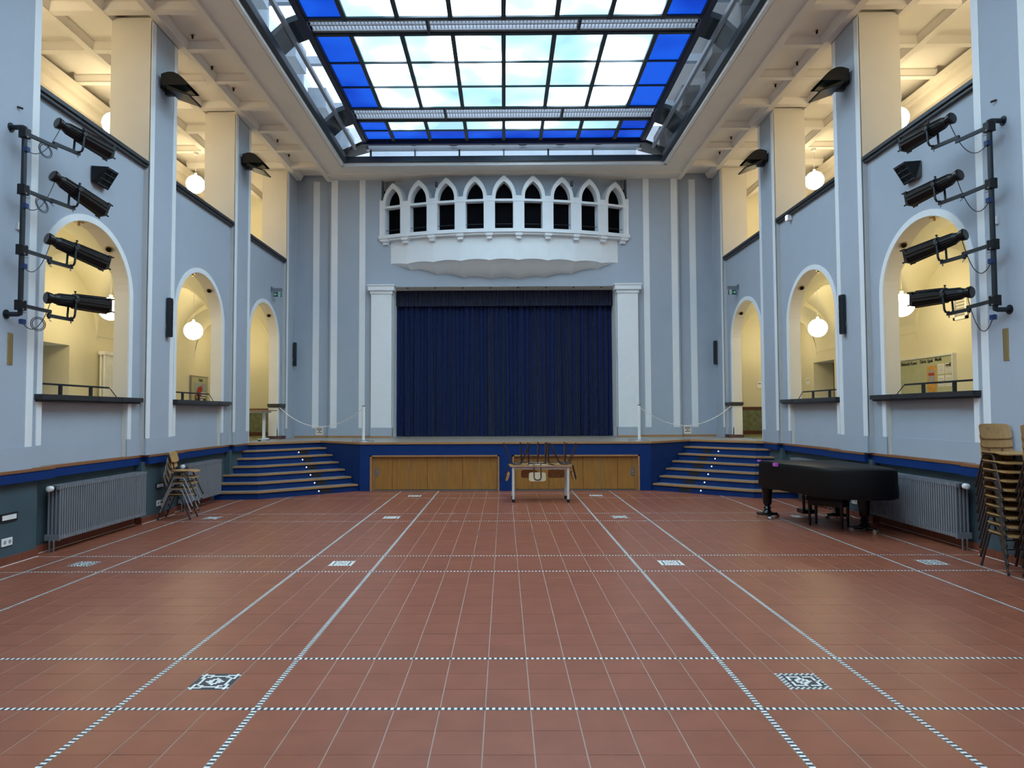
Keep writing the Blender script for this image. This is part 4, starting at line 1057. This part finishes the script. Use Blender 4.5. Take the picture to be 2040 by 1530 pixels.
# ================================================================== STAGE THINGS
for s, (px, py) in ((-1, (-3.05, 14.95)), (1, (2.90, 15.0))):
    S = side_word(s)
    e = tag(empty('barrier_post', (px, py, 1.0)), f'white barrier post with round base at the {S} front of the stage', 'barrier post', 'barrier posts')
    MB().lathe([(.24, 0), (.235, .012), (.05, .022)], (px, py, 1.0), 28).build('base_plate', 'steel_grey', e)
    MB().cyl((px, py, 1.015), (px, py, 1.75), .033, 16).build('post', 'white_plastic', e)
    MB().cyl((px, py, 1.75), (px, py, 1.765), .035, 16).build('cap', 'black_plastic', e)
    a = Vector((px, py, 1.72)); b = Vector((s*5.30, 16.30, 1.74)); n = 40; low = .43
    pts = []
    for k in range(n+1):
        t = k/n; p = a.lerp(b, t); p.z -= low*4*t*(1-t)*(1 if s else 1); pts.append(p)
    c = tag(empty('barrier_rope', (px, py, 1.72)), f'white plastic chain hanging from the {S} barrier post to the wall', 'chain', 'barrier chains')
    m = MB()
    for k in range(n):
        p, q = pts[k], pts[k+1]; d = (q-p); m.tube([p-d*.12, q+d*.12], .010 if k % 2 else .007, 5)
    m.build('chain', 'white_plastic', c)
    mid = pts[n//2]; g = tag(empty('paper_notice', tuple(mid)), f'small white paper notice hanging on the {S} barrier chain', 'notice', 'paper notices')
    d = (b-a); d.z = 0; d.normalize(); nn = Vector((d.y, -d.x, 0))
    if nn.y > 0: nn = -nn
    def pq(u, z, off): v = mid+d*u+nn*off; return (v.x, v.y, mid.z+z)
    m = MB(); m.add([pq(-.11,-.18,.012), pq(.11,-.18,.012), pq(.11,-.005,.012), pq(-.11,-.005,.012), pq(-.11,-.18,.010), pq(.11,-.18,.010), pq(.11,-.005,.010), pq(-.11,-.005,.010)], [(0,1,2,3),(7,6,5,4),(0,3,7,4),(1,5,6,2)]); m.build('sheet', 'paper', g)
    t = MB()
    for (u0, u1, z) in ((-.08, .08, -.045), (-.085, .085, -.075), (-.03, .03, -.105), (-.08, .08, -.135)): t.add([pq(u0,z,.0135), pq(u1,z,.0135), pq(u1,z+.014,.0135), pq(u0,z+.014,.0135)], [(0,1,2,3)])
    t.build('print_line', 'ink', g)
# folding table in the left doorway
e = tag(empty('doorway_table', (-5.7, 15.35, 1.0)), 'narrow wooden topped table standing in the far left archway on the stage', 'table')
MB().box(-6.5, -5.18, 15.05, 15.75, 1.66, 1.685).build('table_top', 'oak_edge', e); MB().box(-6.45, -5.30, 15.1, 15.7, 1.62, 1.66).build('apron', 'white_metal', e)
for xx in (-5.36, -6.35):
    MB().box(xx-.025, xx+.025, 15.37, 15.43, 1.05, 1.62).build('leg', 'white_metal', e); MB().box(xx-.03, xx+.03, 15.12, 15.68, 1.02, 1.055).build('foot_bar', 'white_metal', e)
    for yy in (15.13, 15.66): MB().cyl((xx-.03, yy, 1.02), (xx+.03, yy, 1.02), .02, 10).build('foot_cap', 'black_plastic', e)
# ================================================================== CHAIRS
def make_chair(frame, wood):
    root = empty('school_chair')
    fm = 'frame_brown' if frame == 'brown' else 'frame_silver'
    for sg in (-1, 1):
        y0, y1 = sg*.15, sg*.165
        path = [(.235,y1,.008)]
        top = [(.09,.335),(.078,.352),(.06,.362),(.03,.366),(-.04,.366),(-.07,.362),(-.088,.352),(-.10,.335)]
        path += [(x, y0, z) for x, z in top] + [(-.235,y1,.008)]
        MB().tube(path, .0105, 8).build('leg_frame', fm, root, smooth=True)
        for x in (.235, -.235): MB().cyl((x, y1, 0), (x*.985, y1*.997, .03), .0125, 8).build('foot_cap', 'black_plastic', root)
    m = MB(); m.tube([(.03,-.155,.362),(.03,.155,.362)], .009, 6); m.tube([(-.05,-.155,.362),(-.05,.155,.362)], .009, 6)
    m.tube([(.135,-.172,.235),(.135,.172,.235)], .006, 6); m.build('cross_rail', fm, root)
    # back support: one bent loop
    P = [(.08,-.062,.368),(-.10,-.062,.368),(-.145,-.062,.378),(-.165,-.062,.41),(-.195,-.062,.54),(-.21,-.062,.60),(-.214,-.045,.63),(-.216,0,.643),(-.214,.045,.63),(-.21,.062,.60),(-.195,.062,.54),(-.165,.062,.41),(-.145,.062,.378),(-.10,.062,.368),(.08,.062,.368)]
    MB().tube(P, .0095, 8).build('back_support', fm, root, smooth=True)
    def ply(fn, nu, nv, th, name):
        m = MB(); n = (nu+1)*(nv+1)
        for lay in (0, 1):
            for i in range(nu+1):
                for j in range(nv+1): m.v.append(fn(2*i/nu-1, 2*j/nv-1, lay*th))
        for i in range(nu):
            for j in range(nv):
                a = i*(nv+1)+j; b = a+1; c = a+nv+2; d = a+nv+1
                m.f.append((d,c,b,a)); m.f.append((a+n,b+n,c+n,d+n))
        ring = [i*(nv+1) for i in range(nu+1)] + [nu*(nv+1)+j for j in range(1, nv+1)] + [i*(nv+1)+nv for i in range(nu-1, -1, -1)] + [j for j in range(nv-1, 0, -1)]
        for a, b in zip(ring, ring[1:]+ring[:1]): m.f.append((a, b, b+n, a+n))
        return m.build(name, wood, root, smooth=True)
    def sq(u, v):     # rounded rectangle mapping
        k = (abs(u)**6+abs(v)**6)**(1/6) if u or v else 1; q = max(abs(u), abs(v)); return (u*q/k, v*q/k) if k else (u, v)
    def seat(u, v, t):
        a, b = sq(u, v); x = .03+.18*a; y = .165*b
        return (x, y, .378+t-.012*(1-b*b)*(a < .6)-.018*max(0, a-.5)**2*4+.012*max(0, -a-.4))
    ply(seat, 12, 10, .011, 'seat')
    def back(u, v, t):
        a, b = sq(u, v); z = .59+.078*a; y = .152*b
        return (-.190-.05*a*.45+.035*b*b+t*-1+.012, y, z)
    ply(back, 8, 12, .010, 'backrest')
    m = MB()
    for y in (-.05, .05):
        for z in (.55, .62): m.cyl((-.172-.0*z, y, z), (-.186, y, z), .006, 6)
    m.build('rivet', 'chrome', root)
    return root
protos = {('brown','plywood'): make_chair('brown','plywood'), ('silver','plywood'): make_chair('silver','plywood'), ('brown','plywood_pale'): make_chair('brown','plywood_pale')}
kids(); used = set()
def put_chair(kind, M, label, group):
    p = protos[kind]
    if kind not in used: c = p; used.add(kind)
    else: c = copy_tree(p)
    c.matrix_basis = M; tag(c, label, 'chair', group); return c
def TR(x, y, z, rz): return Matrix.Translation((x, y, z)) @ Matrix.Rotation(rz, 4, 'Z')
# small stack at the left wall, five chairs
for k in range(5):
    kind = ('brown','plywood') if k in (0, 4) else ('silver','plywood')
    put_chair(kind, TR(-5.03+.022*k, 10.68-.004*k, .088*k, R(6)), f'{ORD[4-k] if k else "lowest"} chair of the five chair stack by the left radiator, {"dark brown" if k in (0,4) else "silver"} legs', 'small chair stack on the left')
# two tall stacks at the right wall
for q, (x, y, n, rz) in enumerate(((5.07, 7.05, 10, -97), (5.11, 6.52, 10, -97))):
    for k in range(n):
        d = Vector((math.cos(R(rz)), math.sin(R(rz))))*-.008*k
        put_chair(('brown','plywood'), TR(x+d.x, y+d.y, .089*k, R(rz)), f'{ORD[n-1-k]} brown chair in the tall stack {"beside the right radiator" if q == 0 else "cut by the right picture edge"}', 'tall chair stacks on the right')
# table with five upturned chairs
tb = tag(empty('school_table', (.63, 12.74, 0)), 'small school table with white legs in front of the stage carrying upturned chairs', 'table')
TZ = .655
MB().box(.08, 1.19, 12.42, 13.06, TZ-.025, TZ).build('table_top', 'table_wood', tb, bevel=.006)
m = MB(); m.box(.14, 1.13, 12.47, 12.49, TZ-.065, TZ-.025); m.box(.14, 1.13, 12.99, 13.01, TZ-.065, TZ-.025); m.box(.14, .16, 12.47, 13.01, TZ-.065, TZ-.025); m.box(1.11, 1.13, 12.47, 13.01, TZ-.065, TZ-.025); m.build('apron', 'white_metal', tb)
for (x, y) in ((.145, 12.47), (1.125, 12.47), (.145, 13.01), (1.125, 13.01)):
    MB().tube([(x, y, .05), (x, y, TZ-.03)], .022, 12).build('leg', 'white_metal', tb); MB().cyl((x, y, 0), (x, y, .055), .027, 12).build('foot_cap', 'black_plastic', tb)
def flipped(x, y, rz, kind, label):   # upside down, seat resting on the table top
    M = Matrix.Translation((x, y, TZ+.393)) @ Matrix.Rotation(rz, 4, 'Z') @ Matrix.Rotation(math.pi, 4, 'X')
    put_chair(kind, M, label, 'upturned chairs on the table')
flipped(.21, 12.60, R(0), ('brown','plywood'), 'upturned chair hanging over the left end of the school table')
flipped(1.06, 12.60, R(180), ('brown','plywood'), 'upturned chair hanging over the right end of the school table')
flipped(.45, 12.86, R(-90), ('brown','plywood'), 'upturned chair hanging over the back left edge of the school table')
flipped(.95, 12.86, R(-90), ('brown','plywood'), 'upturned chair hanging over the back right edge of the school table')
flipped(.575, 12.60, R(90), ('brown','plywood_pale'), 'upturned pale chair hanging over the front edge of the school table')

# ================================================================== PIANO
pn = tag(empty('grand_piano', (4.5, 9.8, 0)), 'grand piano under a fitted black cover in front of the right radiator', 'piano')
out = [(3.86,10.62),(3.84,10.45),(3.88,10.15),(3.93,9.85),(3.99,9.5),(4.07,9.2),(4.20,8.98),(4.36,8.86),(4.6,8.78),(4.86,8.78),(4.97,8.86),(5.02,9.05),(5.04,9.6),(5.04,10.3),(5.04,10.62)]
ce = Vector((4.5, 9.75))
def off(p, k): v = Vector(p)-ce; return tuple(ce+v*k)
zt, zb = .868, .50
m = MB(); n = len(out); rings = [(1.0, zb), (1.012, zb+.06), (1.004, zb+.2), (1.0, zt-.05), (.99, zt-.012), (.97, zt), (.6, zt+.004), (.2, zt+.002)]
for (k, z) in rings:
    for i, p in enumerate(out):
        x, y = off(p, k); wob = .008*math.sin(i*2.3+z*9) if z < zt-.06 else 0
        dz = -.03 if (z == zb and i in (0, 1, 2)) else 0
        m.v.append((x+wob, y+wob, z+dz+(.0 if k < .95 else .004*math.sin(i*1.7))))
for j in range(len(rings)-1):
    for i in range(n):
        i2 = (i+1) % n; m.f.append((j*n+i, j*n+i2, (j+1)*n+i2, (j+1)*n+i))
m.f.append(tuple((len(rings)-1)*n+i for i in range(n)))
m.build('cover', 'black_cover', pn, smooth=True)
MB().prism([off(p, .965) for p in reversed(out)][::-1], zb-.02, zb+.25).build('case', 'black_gloss', pn)
MB().box(3.835, 3.885, 10.56, 10.625, zt-.02, zt+.003).build('tape_tab', 'pink_tape', pn)
MB().box(3.868, 3.91, 10.0, 10.10, zt-.05, zt-.004).build('tape_tab', 'pink_tape', pn)
def piano_leg(x, y, rot):
    lg = MB().lathe([(.055, 0), (.05, .01), (.075, .04), (.055, .06), (.04, .09), (.06, .10), (.035, .14), (.05, .155), (.06, .17), (.075, .36), (.085, .40), (.09, .44), (.095, .46), (.085, .50)], (x, y, .05), 18)
    lg = lg.build('leg', 'black_gloss', pn, smooth=True)
    for k in range(3):
        a = rot+k*2*math.pi/3; dx, dy = math.cos(a), math.sin(a); ex, ey = x+.17*dx, y+.17*dy
        mm = MB().tube([(x+.02*dx, y+.02*dy, .062), (ex, ey, .06)], [.03, .018], 8); mm.build('dolly_arm', 'black_gloss', lg)
        px, py = -dy*.016, dx*.016
        w_ = MB().cyl((ex-px*1.3, ey-py*1.3, .03), (ex+px*1.3, ey+py*1.3, .03), .03, 14); w_.build('caster', 'chrome', lg)
piano_leg(3.95, 10.55, .3); piano_leg(4.98, 10.5, 1.2); piano_leg(4.77, 9.32, .9)
ly = MB(); ly.tube([(4.52, 10.62, .5), (4.52, 10.60, .12)], .022, 8); ly.tube([(4.62, 10.62, .5), (4.62, 10.60, .12)], .022, 8); ly.box(4.46, 4.68, 10.5, 10.72, .07, .13); ly.build('pedal_lyre', 'black_gloss', pn)
MB().box(4.50, 4.64, 10.72, 10.86, .06, .075).build('pedal', 'brass', pn)
bn = tag(empty('piano_bench', (4.52, 9.8, 0), R(-40)), 'black wooden piano bench pushed under the grand piano', 'bench')
def BM(): return Matrix.Translation((4.52, 9.8, 0)) @ Matrix.Rotation(R(-45), 4, 'Z')
m = MB().box(-.25, .25, -.15, .15, .36, .43); m.xform(BM()); m.build('seat', 'black_cover', bn, bevel=.012)
m = MB().box(-.23, .23, -.13, .13, .29, .36); m.xform(BM()); m.build('apron', 'black_gloss', bn)
for a in (-.215, .215):
    for b in (-.115, .115):
        m = MB().tube([(a, b, 0), (a, b, .36)], [.017, .026], 8); m.xform(BM()); m.build('leg', 'black_gloss', bn)

# ================================================================== LIGHTING POLES AND SPOTLIGHTS
SPOTS = {-1: [((-5.018,7.62,4.873),(-4.752,8.2,4.748)), ((-5.055,7.62,4.273),(-4.811,8.2,4.044)), ((-5.101,7.62,3.563),(-4.774,8.2,3.405)), ((-5.096,7.62,2.898),(-4.739,8.2,2.891))],
         1: [((4.984,7.62,4.861),(4.774,8.2,4.778)), ((5.047,7.62,4.221),(4.828,8.2,4.121)), ((5.081,7.62,3.552),(4.784,8.2,3.433)), ((5.133,7.62,2.91),(4.841,8.2,2.923))]}
CL = [4.60, 3.99, 3.345, 2.755]
def spotlight(s, k, rear, front, armend, zc):
    S = side_word(s)
    rear, front = Vector(rear), Vector(front); ax = (front-rear).normalized(); Lg = (front-rear).length
    root = tag(empty('profile_spotlight', tuple(armend)), f'{["topmost","second from the top","third from the top","lowest"][k]} black profile spotlight on the {S} lighting pole', 'spotlight', f'{S} pole spotlights')
    up = Vector((0,0,1)); sd = ax.cross(up).normalized(); upx = sd.cross(ax)
    def P(t, a=0, b=0): return rear+ax*(t*Lg)+sd*a+upx*b
    # lens barrel: octagonal, finned lamp house behind it
    def pris(t0, t1, r0, r1, seg, rot=0):
        m = MB(); v = []
        for t, r in ((t0, r0), (t1, r1)):
            for j in range(seg): a = 2*math.pi*(j+.5)/seg+rot; v.append(tuple(P(t, r*math.cos(a), r*math.sin(a))))
        m.add(v, [tuple(range(seg)), tuple(reversed(range(seg, 2*seg)))]+[(j, (j+1) % seg, seg+(j+1) % seg, seg+j) for j in range(seg)]); return m
    pris(.42, .97, .082, .096, 8).build('lens_barrel', 'black_metal', root)
    m = MB()
    for j in range(8):
        a = 2*math.pi*j/8; c, q = math.cos(a), math.sin(a); m.tube([P(.44, .086*c, .086*q), P(.96, .098*c, .098*q)], .006, 4)
    m.build('barrel_rib', 'black_metal', root)
    pris(.95, 1.0, .118, .118, 4).build('colour_frame_holder', 'black_metal', root)
    m = MB()
    for (a, b) in ((.07, .07), (-.07, .07), (.07, -.07), (-.07, -.07)): m.tube([P(.99, a, b), P(1.04, a*1.1, b*1.1)], .010, 5)
    m.build('holder_clip', 'black_metal', root)
    pris(.975, 1.003, .075, .075, 16).build('lens', 'black_gloss', root)
    m = MB().tube([P(.10), P(.16), P(.40), P(.44)], [.05, .062, .068, .068], 16)
    m.build('lamp_house', 'black_metal', root, smooth=True)
    m = MB()
    for j in range(16):
        a = 2*math.pi*j/16; m.tube([P(.17, .064*math.cos(a), .064*math.sin(a)), P(.40, .071*math.cos(a), .071*math.sin(a))], .005, 4)
    m.build('cooling_fin', 'pole_metal', root)
    m = MB().tube([P(-.02), P(0), P(.05), P(.11)], [.056, .068, .062, .045], 16); m.build('rear_cap', 'black_gloss', root, smooth=True)
    MB().tube([P(.41), P(.455)], .088, 16).build('collar', 'black_metal', root)
    m = MB().tube([P(.44, 0, .07), P(.44, 0, .115)], .007, 6); m.tube([P(.44, 0, .105), P(.44, 0, .12)], .013, 8); m.build('shutter_knob', 'black_plastic', root)
    # yoke from the arm end up to the collar
    bot = Vector(armend)
    y0, y1 = P(.40, .085, 0), P(.40, -.085, 0)
    for e_ in (y0, y1):
        dd = (e_-P(.40)).normalized(); b2 = bot+dd*.06
        MB().tube([bot+Vector((0,0,.012)), b2+Vector((0,0,.012)), b2+dd*.022+Vector((0,0,.04)), e_], .012, 6).build('yoke_arm', 'pole_metal', root)
        MB().cyl(e_-dd*.02, e_+dd*.02, .024, 10).build('yoke_knob', 'black_plastic', root)
    MB().tube([bot+Vector((0,0,.03)), bot-Vector((0,0,.05))], .008, 6).build('yoke_bolt', 'steel_grey', root)
    # power cable to the pole socket
    a = P(.06, 0, -.05); px, py = s*5.12-s*.03, 7.24; b = Vector((px, py, zc-.19)); pts = []
    sag = .16 if s < 0 else .24
    for j in range(21):
        t = j/20; p = a.lerp(b, t); p.z -= sag*4*t*(1-t)*(.8+.2*k/3); pts.append(p)
    MB().tube(pts, .0045, 5).build('power_cable', 'black_plastic', root)
    if s < 0 and k != 2:
        c = a.lerp(b, .45); c.z -= sag*.85
        for rr in (.075, .06): MB().tube([c+ax*(rr*math.cos(j*math.pi/8))+up*(rr*math.sin(j*math.pi/8)) for j in range(16)], .0045, 5, closed=True).build('cable_loop', 'black_plastic', root)
    MB().tube([b+Vector((0,0,.0)), b+Vector((s*.03,0,.035))], [.014, .02], 8).build('plug', 'blue_plug', root)
for s in (-1, 1):
    S = side_word(s); X, Y = s*5.12, 7.24
    pole = tag(empty('lighting_pole', (X, Y, 2.65)), f'black wall mounted lighting pole with clamps and arms on the near {S} pier', 'lighting pole', 'lighting poles')
    MB().tube([(s*5.275, Y, 4.665), (X+s*.02, Y, 4.665), (X, Y, 4.66), (X, Y, 4.63), (X, Y, 2.69), (X, Y, 2.665), (X+s*.02, Y, 2.66), (s*5.275, Y, 2.66)], .026, 12).build('pipe', 'pole_metal', pole, smooth=True)
    for z in (4.665, 2.66): MB(s).cyl((5.262, Y, z), (5.279, Y, z), .05, 16).build('wall_flange', 'pole_metal', pole)
    for k, z in enumerate(CL):
        cl = MB().box(X-.04, X+.04, Y-.045, Y+.045, z-.055, z+.055).build('clamp', 'black_metal', pole, bevel=.008)
        for zz in (-.045, .045): MB().cyl((X-.05, Y-.02, z+zz), (X+.05, Y-.02, z+zz), .010, 6).build('clamp_bolt', 'steel_grey', cl)
        rear, front = SPOTS[s][k]; c = Vector(rear).lerp(Vector(front), .40)
        end = Vector((c.x+s*.0, c.y-.02, c.z-.21 if k else c.z-.215)); st_ = Vector((X, Y, z))
        mid = st_.lerp(end, .55); mid.z = z-.03
        dirh = (Vector((end.x, end.y, 0))-Vector((X, Y, 0))).normalized()
        def bar(a, b, w_, h):
            m = MB(); d = (b-a).normalized(); q = Vector((-d.y, d.x, 0)).normalized()*w_; u = Vector((0,0,h)); a = a-d*.02; b = b+d*.02
            v = [a-q-u, b-q-u, b+q-u, a+q-u, a-q+u, b-q+u, b+q+u, a+q+u]
            m.add([tuple(p) for p in v], [(0,3,2,1),(4,5,6,7),(0,1,5,4),(1,2,6,5),(2,3,7,6),(3,0,4,7)]); return m
        bar(st_+dirh*.03, Vector((mid.x, mid.y, z-.02)), .015, .018).build('arm', 'pole_metal', pole)
        bar(Vector((mid.x, mid.y, end.z+.005)), Vector((end.x, end.y, end.z-.005)), .015, .018).build('arm', 'pole_metal', pole)
        MB().tube([(mid.x, mid.y, z+.0), (mid.x, mid.y, end.z-.03)], .016, 8).build('arm_joint', 'black_metal', pole)
        m = MB().tube([(mid.x, mid.y, end.z-.04), (mid.x+dirh.x*.02, mid.y+.03, end.z-.055)], .005, 5); m.build('joint_lever', 'steel_grey', pole)
        m = MB().tube([(X, Y, z-.07), (X+dirh.x*.07, Y+dirh.y*.07, z-.072)], .005, 5)
        m.build('clamp_lever', 'steel_grey', pole)
        spotlight(s, k, rear, front, end, z)
        MB().box(X-.022-s*.025, X+.022-s*.025, Y-.025, Y+.025, z-.20, z-.15).build('pole_socket', 'blue_plug', pole)
    MB(s).box(XP-.03, XP-.006, 7.36, 7.41, 3.60, 3.68).build('junction_box', 'white_plastic', pole)
